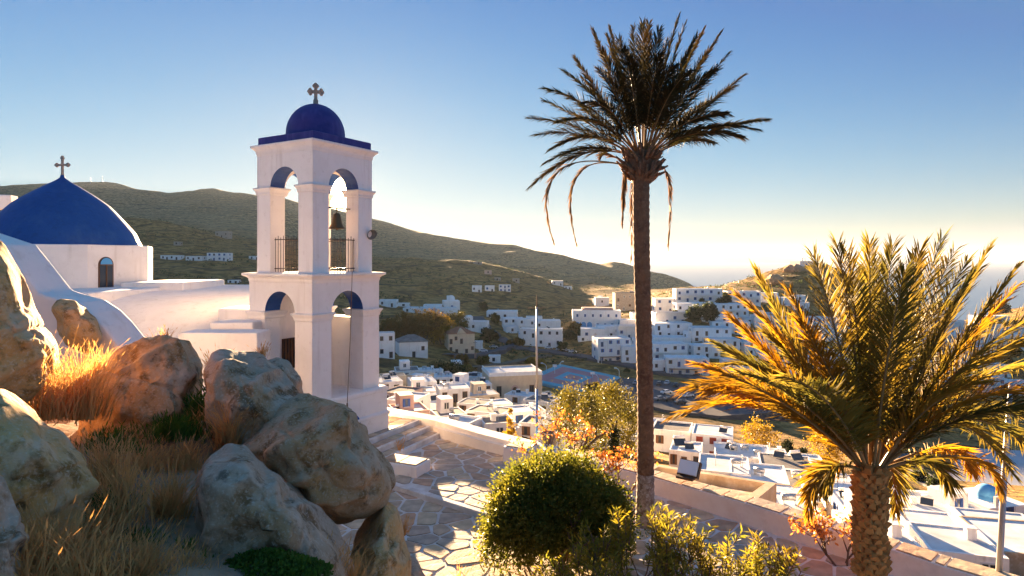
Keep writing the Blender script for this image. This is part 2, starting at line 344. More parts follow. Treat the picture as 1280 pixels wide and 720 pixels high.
# sea and the faint islands on the horizon
SEA_Z = -118.0
def sea_material():
    m = mat('sea_water', (.05, .15, .28), .35, spec=.5, bump=[(.02, .5, 3.0), (.15, .4, .5)])
    return m
M['sea'] = sea_material()
mb = MB(); mb.add([(-60000, 420, SEA_Z), (60000, 420, SEA_Z), (60000, 45000, SEA_Z), (-60000, 45000, SEA_Z)], [(0, 1, 2, 3)])
tag(mb.build('sea', M['sea']), 'calm pale blue sea beyond the town', 'sea', kind='structure')
M['island'] = mat('far_island_rock', (.42, .36, .30), .95, noise=(.002, .4, .7, (.34, .29, .22)))
def island(pts, Y, label):
    n = len(pts); nd = 9; V = []; Fq = []
    for a, (px, py) in enumerate(pts):
        for k in range(nd):
            t = k / (nd - 1) * 2 - 1; p = at(px, HY, Y + t * Y * .12)
            top = at(px, py, Y).z - SEA_Z; p.z = SEA_Z - 4 + (top + 4) * (1 - t * t) * (1 + .12 * mnoise.noise((px * .08, t * 3, 1))) ; V.append(p)
    for a in range(n - 1):
        for k in range(nd - 1): Fq.append((a * nd + k, (a + 1) * nd + k, (a + 1) * nd + k + 1, a * nd + k + 1))
    tag(link('far_island', np_mesh('far_island', V, Fq, M['island'])), label, 'island', kind='structure')
island([(x, np.interp(x, [860, 880, 905, 930, 960, 985, 1000, 1010], [328, 322, 316, 316, 319, 321, 323, 328]) + 1.2 * mnoise.noise((x * .11, 2, 0))) for x in range(860, 1011, 3)], 24000, 'faint hazy island on the sea horizon')
island([(x, np.interp(x, [1010, 1040, 1100, 1135, 1150, 1180, 1210], [328, 321, 319, 318, 320, 322, 328]) + 1.2 * mnoise.noise((x * .11, 5, 0))) for x in range(1010, 1211, 3)], 26000, 'fainter island on the horizon behind the low palm')
# the air: even haze round the whole place
hz = bpy.data.materials.new('haze_air'); hz.use_nodes = True; N = hz.node_tree.nodes; N.clear()
pv = N.new('ShaderNodeVolumePrincipled'); pv.inputs['Color'].default_value = (.42, .47, .56, 1); pv.inputs['Density'].default_value = 3.8e-5; pv.inputs['Anisotropy'].default_value = .18
mo = N.new('ShaderNodeOutputMaterial'); hz.node_tree.links.new(pv.outputs[0], mo.inputs['Volume'])
mb = MB(); mb.box(-61000, 61000, -60, 46000, SEA_Z - 6, 300); o = mb.build('haze', hz); tag(o, 'pale evening haze over hills and sea', 'haze', kind='stuff')

# ------------------------------------------------------------------ plaza with flagstones, parapet, steps
TZ = -5.6; LZ = -5.72
def flat(px, py, z=TZ): Y = z * F / (HY - py); return Vector(((px - CX) / F * Y, Y, z))
M['mortar'] = mat('whitewashed_joints', (.72, .69, .66), .9, noise=[(2.2, .42, .7, (.50, .43, .37)), (.5, .45, .7, (.62, .57, .53))], bump=[(14, .4, .02)])
def stone_material():
    m = mat('flagstone', (.3, .2, .15), .8, bump=[(5, .5, .03), (30, .4, .012)]); N = m.node_tree.nodes; L = m.node_tree.links
    oi = N.new('ShaderNodeObjectInfo'); r = N.new('ShaderNodeValToRGB'); r.color_ramp.interpolation = 'LINEAR'; e = r.color_ramp.elements
    st = [(0, (.54, .39, .26)), (.18, (.45, .35, .27)), (.36, (.54, .33, .20)), (.5, (.42, .36, .30)), (.66, (.54, .42, .28)), (.8, (.62, .47, .30)), (1, (.40, .31, .24))]
    e[0].position, e[0].color = 0, (*st[0][1], 1); e[1].position, e[1].color = 1, (*st[-1][1], 1)
    for q, c in st[1:-1]: x = e.new(q); x.color = (*c, 1)
    L.new(oi.outputs['Random'], r.inputs[0])
    c = N.new('ShaderNodeTexCoord'); t = N.new('ShaderNodeTexNoise'); t.inputs['Scale'].default_value = 3.5; t.inputs['Detail'].default_value = 8; L.new(c.outputs['Object'], t.inputs['Vector'])
    mr = N.new('ShaderNodeMapRange'); mr.inputs[1].default_value = .3; mr.inputs[2].default_value = .75; mr.inputs[3].default_value = .72; mr.inputs[4].default_value = 1.25; L.new(t.outputs[0], mr.inputs[0])
    hs = N.new('ShaderNodeHueSaturation'); L.new(mr.outputs[0], hs.inputs['Value']); L.new(r.outputs[0], hs.inputs['Color'])
    L.new(hs.outputs[0], N['Principled BSDF'].inputs['Base Color']); return m
M['flag'] = stone_material()
def clip(poly, n, d):
    "keeps the part of a polygon where p.n <= d"
    out = []
    for i in range(len(poly)):
        a, b = poly[i], poly[(i + 1) % len(poly)]; da = a[0] * n[0] + a[1] * n[1] - d; db = b[0] * n[0] + b[1] * n[1] - d
        if da <= 0: out.append(a)
        if (da < 0 < db) or (db < 0 < da): t = da / (da - db); out.append((a[0] + (b[0] - a[0]) * t, a[1] + (b[1] - a[1]) * t))
    return out
def voronoi(seeds, region):
    cells = []
    for i, s in enumerate(seeds):
        c = list(region); near = sorted(range(len(seeds)), key=lambda k: (seeds[k][0] - s[0]) ** 2 + (seeds[k][1] - s[1]) ** 2)[1:26]
        for k in near:
            q = seeds[k]; n = (q[0] - s[0], q[1] - s[1]); d = (q[0] ** 2 + q[1] ** 2 - s[0] ** 2 - s[1] ** 2) / 2
            c = clip(c, n, d)
            if len(c) < 3: break
        cells.append(c)
    return cells
def shrink(poly, w):
    "moves every side inward by w"
    c = list(poly); n = len(poly)
    for i in range(n):
        a, b = poly[i], poly[(i + 1) % n]; ex, ey = b[0] - a[0], b[1] - a[1]; l = math.hypot(ex, ey)
        if l < 1e-4: continue
        nx, ny = ey / l, -ex / l; c = clip(c, (nx, ny), a[0] * nx + a[1] * ny - w)
        if len(c) < 3: return []
    return c
def area(p): return .5 * sum(p[i][0] * p[(i + 1) % len(p)][1] - p[(i + 1) % len(p)][0] * p[i][1] for i in range(len(p)))
def soften(poly, k=.11):
    out = []
    for i in range(len(poly)):
        a, b, c = poly[i - 1], poly[i], poly[(i + 1) % len(poly)]
        out += [(b[0] + (a[0] - b[0]) * k, b[1] + (a[1] - b[1]) * k), (b[0] + (c[0] - b[0]) * k, b[1] + (c[1] - b[1]) * k)]
    return out
WALL = [(-9.0, 22.6), (-6.2, 21.5)] + [tuple(flat(px, py).xy) for px, py in ((545, 544), (600, 560), (700, 586), (814, 617), (930, 655), (1060, 699), (1180, 742))] + [(8.6, 9.2), (11.5, 6.0)]
def wall_offset(i, d):
    "plan point d metres behind the parapet line (away from the plaza)"
    p = Vector(WALL[i]); a = Vector(WALL[max(i - 1, 0)]); b = Vector(WALL[min(i + 1, len(WALL) - 1)]); t = (b - a).normalized()
    return p + Vector((-t.y, t.x)) * d * (1 if t.x > 0 else 1)
EDGE_A = Vector(flat(493, 604).xy); EDGE_B = Vector(flat(573, 629).xy); ED = (EDGE_B - EDGE_A).normalized(); EN = Vector((ED.y, -ED.x))   # EN points to the lower plaza
if EN.y > 0: EN = -EN
EDGE_B = EDGE_A + ED * 4.2
plaza = [(-9.0, 22.6)] + WALL[1:] + [(11.5, 3.0), (-1.2, 3.0), (-9, 12)]
mb = MB(); base_poly = [(p[0], p[1]) for p in plaza]
up = clip(base_poly[::-1], (EN.x, EN.y), EN.dot(EDGE_A)) if area(base_poly) < 0 else clip(base_poly, (EN.x, EN.y), EN.dot(EDGE_A))
lo = clip(base_poly[::-1] if area(base_poly) < 0 else base_poly, (-EN.x, -EN.y), -EN.dot(EDGE_A))
mb.prism(up, TZ - 2.5, TZ); mb.prism(lo, TZ - 2.5, LZ)
ground = mb.build('plaza_pavement', M['mortar']); tag(ground, 'flagstone plaza with whitewashed joints below the bell tower', 'pavement', kind='structure')
rg = random.Random(5); seeds = []
tries = 0
while tries < 16000 and len(seeds) < 900:
    tries += 1; p = (rg.uniform(-5.5, 10.5), rg.uniform(6.5, 21.5)); pv_ = Vector(p)
    dm = .43 if p[1] > 14 else .47
    if rg.random() < .35: dm *= .62
    if all((p[0] - q[0]) ** 2 + (p[1] - q[1]) ** 2 > dm * dm for q in seeds): seeds.append(p)
region = up if False else (base_poly[::-1] if area(base_poly) < 0 else base_poly)
cells = voronoi(seeds, [(-5.6, 6.4), (10.6, 6.4), (10.6, 21.6), (-5.6, 21.6)])
def inside(p, poly):
    r = False
    for i in range(len(poly)):
        a, b = poly[i], poly[i - 1]
        if (a[1] > p[1]) != (b[1] > p[1]) and p[0] < (b[0] - a[0]) * (p[1] - a[1]) / (b[1] - a[1]) + a[0]: r = not r
    return r
STEP_A = Vector(flat(512, 565.5).xy); STEP_B = Vector(flat(553, 546).xy); SD = (STEP_B - STEP_A).normalized(); SN = Vector((-SD.y, SD.x))    # SN: uphill along the path
stones = []
for s, c in zip(seeds, cells):
    if len(c) < 3 or not inside(s, region): continue
    if SN.dot(Vector(s) - STEP_A) > -.12: continue                       # the steps and the raised path begin here
    c = [q for q in c]
    # keep off the parapet and off the edge of the lower level
    side = EN.dot(Vector(s) - EDGE_A)
    c = clip(c, (EN.x, EN.y), EN.dot(EDGE_A) - .05) if side <= 0 else clip(c, (-EN.x, -EN.y), -EN.dot(EDGE_A) - .10)
    for i in range(len(WALL) - 1):
        a, b = Vector(WALL[i]), Vector(WALL[i + 1]); t = (b - a).normalized(); n = Vector((-t.y, t.x))
        if abs((Vector(s) - a).dot(n)) < 2.0 and -1.5 < (Vector(s) - a).dot(t) < (b - a).length + 1.5 and len(c) > 2: c = clip(c, (n.x, n.y), n.dot(a) - .03)
    if len(c) < 3: continue
    c = clip(c, (SN.x, SN.y), SN.dot(STEP_A) - .08)
    if len(c) < 3: continue
    c = shrink(c if area(c) > 0 else c[::-1], .020 + .012 * rg.random())
    if len(c) < 3 or abs(area(c)) < .012: continue
    z = TZ if side <= 0 else LZ
    stones.append((c, z, s))
stones.sort(key=lambda q: q[2][1])
def flagstone(c, z, parent, h=None):
    cx = sum(p[0] for p in c) / len(c); cy = sum(p[1] for p in c) / len(c)
    c = soften(c); q = [(p[0] - cx + rg.uniform(-.012, .012), p[1] - cy + rg.uniform(-.012, .012)) for p in c]; m_ = MB(); m_.prism(q, -.03, (h or rg.uniform(.008, .022)), top_inset=.012)
    link('flagstone', m_.mesh('flagstone', M['flag']), parent, (cx, cy, z), (rg.uniform(-.008, .008), rg.uniform(-.008, .008), 0))
shown = [q for q in stones if 440 < CX + F * q[2][0] / q[2][1] < 1330 and HY - F * q[1] / q[2][1] < 760]
for q in shown[-300:]: flagstone(q[0], q[1], ground)
rest = [q for q in stones if q not in shown] + shown[:-300]
if rest:
    mb = MB()
    for c, z, s in rest: mb.prism(soften(c), z - .03, z + .012, top_inset=.012)
    tag(mb.build('flagstone_field', M['flag'], ground), kind='stuff')
# steps up to the raised path, white risers, stone treads
stp = thing('path_steps', 'three broad flagstone steps with white risers beside the bell tower', 'steps', (STEP_A.x, STEP_A.y, TZ), math.atan2(SD.y, SD.x))
Wd = (STEP_B - STEP_A).length
for k in range(3):
    z0 = k * .15; y0 = k * .42
    mb = MB(); mb.box(-2.2, Wd - .03, y0, y0 + .43 if k < 2 else y0 + 6.0, -.4, z0 + .15); mb.build('step', M['mortar'], stp, bevel=.012)
    x = -2.1; yy0, yy1 = y0 + .10, y0 + .40
    rows = [(yy0, yy1)] if k < 2 else [(yy0 + .5 * r, yy0 + .5 * r + .46) for r in range(9)]
    for (ya, yb) in rows:
        x = -2.1 + rg.uniform(0, .3)
        while x < Wd - .25:
            w = rg.uniform(.32, .62); x1 = min(x + w, Wd - .08); j = rg.uniform(-.03, .03)
            m_ = MB(); m_.prism([(x, ya), (x1 + j, ya), (x1, yb), (x - j, yb)], z0 + .10, z0 + .165, top_inset=.01); m_.build('tread_stone', M['flag'], stp); x = x1 + .045
# parapet with coping slabs
PAR = thing('parapet_wall', 'low whitewashed parapet with stone coping along the far edge of the plaza', 'wall', (WALL[5][0], WALL[5][1], TZ))
off = Vector((WALL[5][0], WALL[5][1], TZ)); HT = [.84, .76, .46, .42, .40, .38, .44, .44, .44, .44, .44]; TH = .50
mb = MB(); A_ = [Vector((*WALL[i], 0)) for i in range(len(WALL))]; B_ = [Vector((*wall_offset(i, TH), 0)) for i in range(len(WALL))]
for i in range(len(WALL) - 1):
    for (p, q, p2, q2) in ((A_[i], A_[i + 1], B_[i], B_[i + 1]),):
        z0 = -3.2
        vs_ = [Vector((p.x, p.y, TZ + z0)), Vector((q.x, q.y, TZ + z0)), Vector((q2.x, q2.y, TZ + z0)), Vector((p2.x, p2.y, TZ + z0)),
               Vector((p.x, p.y, TZ + HT[i])), Vector((q.x, q.y, TZ + HT[i + 1])), Vector((q2.x, q2.y, TZ + HT[i + 1])), Vector((p2.x, p2.y, TZ + HT[i]))]
        mb.add([v - off for v in vs_], [(0, 1, 5, 4), (4, 5, 6, 7), (2, 3, 7, 6)])
M['parapet'] = mat('old_whitewash', (.88, .80, .71), .9, noise=[(1.6, .50, .72, (.76, .63, .52)), (4, .54, .75, (.74, .67, .60)), (.5, .45, .75, (.80, .71, .62))], bump=[(4, .4, .04), (22, .35, .012)])
mb.build('wall_body', M['parapet'], PAR, fix=True)
for i in range(4, len(WALL) - 1):                                   # coping, each slab a stone of its own
    a, b = A_[i], A_[i + 1]; a2, b2 = B_[i], B_[i + 1]; L_ = (b - a).length; t = .02
    while t < L_ - .12:
        w = rg.uniform(.45, .95); t1 = min(t + w, L_ - .01); u0, u1 = t / L_, t1 / L_
        f0, f1 = a.lerp(b, u0), a.lerp(b, u1); g0, g1 = a2.lerp(b2, u0), a2.lerp(b2, u1); zz = TZ + HT[i] + (HT[i + 1] - HT[i]) * (u0 + u1) / 2
        q = [f0.lerp(g0, .10), f1.lerp(g1, .08), f1.lerp(g1, .95), f0.lerp(g0, .93)]; m_ = MB()
        cx = sum(p.x for p in q) / 4; cy = sum(p.y for p in q) / 4
        m_.prism([(p.x - cx, p.y - cy) for p in q], -.04, .028, top_inset=.012)
        link('coping_stone', m_.mesh('coping_stone', M['flag']), PAR, Vector((cx, cy, zz)) - off); t = t1 + .05
mb = MB()                                                           # the ledge along the inner foot of the parapet
for i in range(2, 4):
    p, q = Vector((*WALL[i], 0)), Vector((*WALL[i + 1], 0)); p2, q2 = Vector((*wall_offset(i, -.16), 0)), Vector((*wall_offset(i + 1, -.16), 0))
    vs_ = [Vector((v.x, v.y, TZ + z)) - off for z in (-.05, .30) for v in (p2, q2, q, p)]
    mb.add(vs_, [(0, 1, 5, 4), (4, 5, 6, 7), (1, 2, 6, 5), (3, 0, 4, 7)])
mb.build('ledge', M['parapet'], PAR)
# whitewashed blocks on the plaza
def block(px, py, w, d, h, rz, label, top_mat, dx=0):
    p = flat(px, py); t = thing('plaza_block', label, 'block', p, rz, 'whitewashed blocks on the plaza')
    mb = MB(); mb.box(-w / 2, w / 2, 0, d, -.05, h); mb.build('block_body', M['white'], t, bevel=.03)
    n = max(1, int(round(w / .55)))
    for k in range(n):
        x0 = -w / 2 + .05 + k * (w - .1) / n; mb = MB(); mb.box(x0 + .012, x0 + (w - .1) / n - .012, .06, d - .06, h - .02, h + .03); mb.build('cap_stone', M['flag'], t, bevel=.01)
block(496, 594, 1.2, .7, .29, math.radians(-24), 'long whitewashed block with stone cap beside the tower foot', None)
block(644, 582, 0.78, .72, .46, math.radians(-30), 'whitewashed block with one reddish cap stone at the parapet', None)
# kerb of the lower level
mb = MB(); a = EDGE_A - ED * 1.5; 
mb.box(-1.5, 4.3, -.12, .05, LZ - TZ - .1, .012); kb = mb.build('plaza_kerb', M['mortar'], None, (EDGE_A.x, EDGE_A.y, TZ), (0, 0, math.atan2(ED.y, ED.x)), bevel=.02); tag(kb, 'pale kerb between upper and lower plaza level', 'kerb', kind='structure')

# ------------------------------------------------------------------ rocky knoll under the camera
KN = [(-16, -8), (2.2, -8), (.9, 1.2), (-.75, 4.0), (-1.35, 6.3), (-2.6, 8.6), (-5.4, 10.2), (-16, 10.8)]
def sdist(p, poly):
    d = 1e9; P = Vector(p)
    for i in range(len(poly)):
        a, b = Vector(poly[i]), Vector(poly[(i + 1) % len(poly)]); t = max(0, min(1, (P - a).dot(b - a) / (b - a).length_squared)); d = min(d, (P - a - (b - a) * t).length)
    return d if inside(p, poly) else -d
def knoll_z(X, Y):
    s = sdist((X, Y), KN); t = max(0, min(1, (s + 1.3) / 2.3)); t = t * t * (3 - 2 * t)
    top = -2.15 - .03 * max(0, Y - 3) + .10 * max(0, -4 - X) + .35 * (1 - min(1, abs(Y) / 3)) + .16 * fbm(X, Y, .8, 4, 9)
    return -6.0 + (top + 6.0) * t
M['soil'] = mat('hillside_soil', (.30, .215, .14), .95, noise=[(2.5, .4, .65, (.40, .27, .16)), (9, .54, .7, (.18, .16, .08))], bump=[(6, .35, .05), (40, .3, .012)])
gx = np.linspace(-16, 3.2, 120); gy = np.linspace(-8, 12.5, 120); V = []
for y in gy:
    for x in gx: V.append((x, y, knoll_z(x, y)))
n = len(gx); ii, jj = np.meshgrid(np.arange(len(gy) - 1), np.arange(n - 1), indexing='ij'); b0 = (ii * n + jj).ravel()
tag(link('knoll_ground', np_mesh('knoll_ground', V, np.stack([b0, b0 + 1, b0 + n + 1, b0 + n], 1), M['soil'])), 'earth of the rocky knoll between the boulders', 'ground', kind='structure')

# ------------------------------------------------------------------ boulders
def rock_material(name, grey, warm, pale, warm_lo=.48):
    m = mat(name, grey, .92, noise=[(.8, warm_lo, .66, warm), (2.2, .5, .70, pale), (3.3, .54, .64, tuple(c * .42 for c in warm)), (6, .56, .68, tuple(c * .42 for c in grey)), (13, .57, .74, tuple(c * .6 for c in warm)), (38, .52, .72, pale)],
            bump=[(7, .45, .04), (22, .5, .016), (80, .4, .006)], spec=.2)
    return m
M['rock_grey'] = rock_material('granite_grey', (.42, .30, .21), (.48, .26, .115), (.54, .42, .32), .44)
M['rock_brown'] = rock_material('granite_brown', (.42, .275, .165), (.52, .27, .10), (.54, .40, .28), .40)
M['rock_ochre_sunlit'] = rock_material('granite_ochre_sunlit', (.58, .34, .145), (.64, .35, .11), (.60, .45, .31), .42)  # ochre stone; warmth of the sunlit face is also put into the colour
def boulder(poly, Y, D, mt, label, seed, cuts=7, sub=6, rough=1.0):
    rr = random.Random(seed); cx = sum(p[0] for p in poly) / len(poly); cy = sum(p[1] for p in poly) / len(poly); n = len(poly)
    c0 = at(cx, cy, Y); fw = c0.normalized(); rt = fw.cross(Vector((0, 0, 1))).normalized(); upv = rt.cross(fw)
    # outline in the plane that faces the viewer, as distance over angle
    pl = []
    for px, py in poly:
        d = at(px, py, 1.0); q = d * (c0.dot(fw) / d.dot(fw)) - c0; pl.append((q.dot(rt), q.dot(upv)))
    def R(th):
        dx, dy = math.cos(th), math.sin(th); best = 0
        for i in range(n):
            a, b = pl[i], pl[(i + 1) % n]; ex, ey = b[0] - a[0], b[1] - a[1]; den = dx * ey - dy * ex
            if abs(den) < 1e-9: continue
            t = (a[0] * ey - a[1] * ex) / den; u = (a[0] * dy - a[1] * dx) / den
            if t > 0 and -1e-6 <= u <= 1 + 1e-6: best = max(best, t)
        return best or .1
    tab = np.array([R(k * math.pi / 90) for k in range(180)]); tab = (np.roll(tab, 1) + 2 * tab + np.roll(tab, -1)) / 4
    bm = bmesh.new(); bmesh.ops.create_icosphere(bm, subdivisions=sub, radius=1.0)
    planes = []
    for _ in range(cuts + 6):
        v = Vector((rr.gauss(0, .75), -abs(rr.gauss(.55, .5)), rr.gauss(.1, .75))).normalized(); planes.append((v, rr.uniform(.60, .88)))
    crk = [(Vector((rr.gauss(0, 1), rr.gauss(0, .5), rr.gauss(0, 1))).normalized(), rr.uniform(-.35, .35)) for _ in range(1)]
    mean = float(tab.mean()); RM = Matrix((rt, fw, upv)).transposed()
    for v in bm.verts:
        p = v.co.copy(); th = math.atan2(p.z, p.x) % (2 * math.pi); k = th / (math.pi / 90); i = int(k) % 180; r = tab[i] * (1 - k % 1) + tab[(i + 1) % 180] * (k % 1)
        p = p * (1 + .10 * mnoise.noise(p * 1.6 + Vector((seed, 0, 0))))
        wp = p + .10 * Vector((mnoise.noise(p * 2.3 + Vector((seed, 1, 2))), mnoise.noise(p * 2.3 + Vector((7, seed, 2))), mnoise.noise(p * 2.3 + Vector((3, 1, seed)))))
        for nv, d in planes:
            e = wp.dot(nv) - d
            if e > 0 and abs(nv.y) > .3: p -= nv * e * .95; wp -= nv * e * .95
        rho = min(1.04, math.hypot(p.x, p.z)); q = Vector((math.cos(th) * rho * r, p.y * D, math.sin(th) * rho * r))
        w = q + Vector((seed * 3.7, seed * 1.3, 0)); edge = min(1.0, abs(p.y) * 1.5 + .22)
        dsp = .10 * mnoise.noise(w * 1.3) + .06 * (1 - 2.2 * abs(mnoise.noise(w * 2.0))) + .075 * (1 - 2.4 * abs(mnoise.noise(Vector((w.x * .8 + w.z * .8, w.y * 1.2, (w.z - w.x * .55) * 3.6))))) + .022 * (1 - 2 * abs(mnoise.noise(w * 5.1))) + .022 * mnoise.noise(w * 11) + .012 * mnoise.noise(w * 25) + .006 * mnoise.noise(w * 55)
        for nv, d in crk:
            e = abs(wp.dot(nv) - d + .12 * mnoise.noise(w * 1.9)); dsp -= .05 * max(0, 1 - e / .05)
        v.co = RM @ (q + v.co.normalized() * dsp * edge * rough * min(1.15, mean))
    me = bpy.data.meshes.new('boulder'); bm.to_mesh(me); bm.free(); me.materials.append(mt)
    me.polygons.foreach_set('use_smooth', [True] * len(me.polygons))
    return tag(link('boulder', me, None, c0), label, 'boulder', 'boulders on the knoll')
boulder([(-110,300),(-40,296),(2,312),(22,342),(45,388),(66,425),(84,462),(86,480),(70,520),(20,560),(-110,560)], 6.8, 1.3, M['rock_ochre_sunlit'], 'ochre sunlit boulder below the blue church dome', 1, 5)
boulder([(100,560),(106,490),(126,460),(152,438),(178,421),(206,419),(236,428),(252,450),(262,490),(264,560),(180,590)], 8.3, 1.0, M['rock_brown'], 'rounded brown boulder in the middle of the grass', 2, 6)
boulder([(330,450),(345,446),(362,452),(378,478),(384,500),(360,520),(335,500)], 8.8, .5, M['rock_grey'], 'small dark boulder peeping out behind the large one', 13, 4, 4)
boulder([(256,470),(262,442),(276,432),(302,432),(332,446),(354,466),(376,492),(392,520),(380,580),(330,600),(285,580),(262,540)], 8.0, 1.0, M['rock_grey'], 'upright grey boulder leaning on the largest one', 3, 6)
boulder([(300,560),(318,520),(345,497),(378,491),(402,500),(432,506),(466,532),(488,572),(494,600),(484,632),(458,656),(430,668),(395,665),(345,640),(312,605)], 7.3, 1.05, M['rock_brown'], 'largest boulder, in front of the bell tower foot', 4, 9)
boulder([(225,800),(232,660),(244,602),(262,573),(290,556),(311,561),(332,586),(370,610),(402,637),(432,672),(452,708),(462,800)], 5.7, 1.0, M['rock_grey'], 'low grey boulder at the bottom edge under the largest one', 5, 8)
boulder([(425,790),(436,700),(446,664),(462,640),(482,622),(497,636),(508,668),(516,715),(528,790)], 7.4, .8, M['rock_ochre_sunlit'], 'ochre boulder wedged at the foot of the slope', 6, 5)
boulder([(-120,520),(-30,494),(2,490),(40,511),(80,545),(104,574),(109,610),(96,655),(60,700),(-20,720),(-120,720)], 4.7, .8, M['rock_ochre_sunlit'], 'ochre boulder at the picture edge under the sunlit one', 7, 7)
boulder([(-120,620),(-20,592),(4,602),(18,640),(32,682),(46,760),(20,820),(-120,820)], 3.7, .6, M['rock_grey'], 'grey boulder in the bottom corner among orange grass', 8, 6)
boulder([(150,650),(170,628),(200,622),(232,640),(246,670),(236,700),(190,712),(155,695)], 6.1, .45, M['rock_grey'], 'small grey boulder half buried in dry grass', 9, 6, 4)
boulder([(480,760),(492,712),(506,690),(522,700),(534,730),(540,790)], 8.2, .5, M['rock_grey'], 'small boulder at the plaza edge beside the ochre one', 10, 5, 4)
boulder([(62,385),(72,372),(95,377),(118,396),(128,420),(110,440),(80,430)], 11.2, .5, M['rock_ochre_sunlit'], 'ochre outcrop set into the whitewashed stair wall', 12, 5, 4)

# ------------------------------------------------------------------ bell tower
SQ2 = math.sqrt(2)
def square(mb, prof, mi=0, c=(0, 0, 0)):
    "square mouldings: prof = (half width, z)"
    mb.lathe([(r * SQ2, z) for r, z in prof], 4, mi, c, False, math.pi / 4)
    n = len(mb.v); mb.add([mb.v[n - 4 + k] for k in range(4)], [(0, 1, 2, 3)], mi); mb.add([mb.v[n - 4 * len(prof) + k] for k in range(4)], [(3, 2, 1, 0)], mi); return mb
def arch_panel(mb, w, z0, z1, ow, spring, t, T, sill=None, seg=18):
    "upright wall w wide and t thick with a round-headed opening; T places it (x along, y depth, z up). slot 1 = arch soffit"
    r = ow / 2; sill = z0 if sill is None else sill
    def P(x, y, z): return T @ Vector((x, y, z))
    def quad(a, b, c, d, mi=0): mb.add([P(*a), P(*b), P(*c), P(*d)], [(0, 1, 2, 3)], mi)
    for y, fl in ((0, 0), (t, 1)):
        o = (lambda q: q) if not fl else (lambda q: q[::-1])
        for q in ([(-w/2, y, z0), (-r, y, z0), (-r, y, spring), (-w/2, y, spring)], [(r, y, z0), (w/2, y, z0), (w/2, y, spring), (r, y, spring)]): quad(*o(q))
        if sill > z0: quad(*o([(-r, y, z0), (r, y, z0), (r, y, sill), (-r, y, sill)]))
        pts = [(-r * math.cos(math.pi * k / seg), spring + r * math.sin(math.pi * k / seg)) for k in range(seg + 1)]
        for k in range(seg):
            (xa, za), (xb, zb) = pts[k], pts[k + 1]; quad(*o([(xa, y, za), (xb, y, zb), (xb, y, z1), (xa, y, z1)]))
        quad(*o([(-w/2, y, spring), (-r, y, spring), (-r, y, z1), (-w/2, y, z1)])); quad(*o([(r, y, spring), (w/2, y, spring), (w/2, y, z1), (r, y, z1)]))
    for k in range(seg):
        (xa, za), (xb, zb) = pts[k], pts[k + 1]; quad((xa, 0, za), (xa, t, za), (xb, t, zb), (xb, 0, zb), 1)
    quad((-r, 0, sill), (-r, t, sill), (-r, t, spring), (-r, 0, spring)); quad((r, t, sill), (r, 0, sill), (r, 0, spring), (r, t, spring))
    quad((-r, 0, sill), (r, 0, sill), (r, t, sill), (-r, t, sill)); quad((-w/2, t, z0), (-w/2, 0, z0), (-w/2, 0, z1), (-w/2, t, z1)); quad((w/2, 0, z0), (w/2, t, z0), (w/2, t, z1), (w/2, 0, z1))
    quad((-w/2, 0, z1), (w/2, 0, z1), (w/2, t, z1), (-w/2, t, z1))
def sides(s, t):
    "frames of the four walls of a square tower: full width on x faces, shortened on y faces. front is y = 0 looking outwards along -y"
    R = lambda a: Matrix.Rotation(a, 4, 'Z')
    return {'right': R(0) @ Matrix.Translation((0, -s/2, 0)), 'back_right': R(math.pi/2) @ Matrix.Translation((0, -s/2, 0)),
            'back': R(math.pi) @ Matrix.Translation((0, -s/2, 0)), 'left': R(-math.pi/2) @ Matrix.Translation((0, -s/2, 0))}
TA = math.radians(59.5); TN = at(390.5, HY, 17.0); e1 = Vector((math.cos(TA), math.sin(TA), 0)); e2 = Vector((-math.sin(TA), math.cos(TA), 0))
TC = TN + (e1 + e2) * 1.27
tower = thing('bell_tower', 'white two-storey arched bell tower with blue dome and stone cross', 'bell tower', (TC.x, TC.y, TZ), TA)
def tz(z): return z - TZ
def tower_stage(name, s, t, z0, z1, ow, spring, solid=(), low=()):
    mb = MB(); fr = sides(s, t)
    for k, T in fr.items():
        w = s if k in ('left', 'back_right') else s - 2 * t
        if k in solid:
            mb.box(-w/2, w/2, 0, t, tz(z0), tz(z1), 0, T)
        else: arch_panel(mb, w, tz(z0), tz(z1), ow, tz(spring), t, T, tz(low[k]) if k in dict(low) else None)
    return mb.build(name, [M['white'], M['blue']], tower)
# plinth
mb = MB(); square(mb, [(1.50, tz(-6.2)), (1.50, tz(-4.72)), (1.53, tz(-4.69)), (1.53, tz(-4.62)), (1.47, tz(-4.58)), (1.47, tz(-4.0)), (1.50, tz(-3.97)), (1.50, tz(-3.88)), (1.44, tz(-3.84))]); mb.build('plinth', M['white'], tower, fix=True)
mb = MB(); T = sides(3.0, .1)['right']; T = T @ Matrix.Translation((-.12, -.012, 0))
pts = [(-.44, tz(-6.2))] + [(-.44 * math.cos(math.pi * k / 14), tz(-4.82) + .44 * math.sin(math.pi * k / 14)) for k in range(15)] + [(.44, tz(-6.2))]
n = len(pts); mb.add([T @ Vector((x, 0, z)) for x, z in pts] + [T @ Vector((x, .06, z)) for x, z in pts], [tuple(range(n))] + [(i, i + 1, n + i + 1, n + i) for i in range(n - 1)]); mb.build('arched_door', M['blue'], tower)
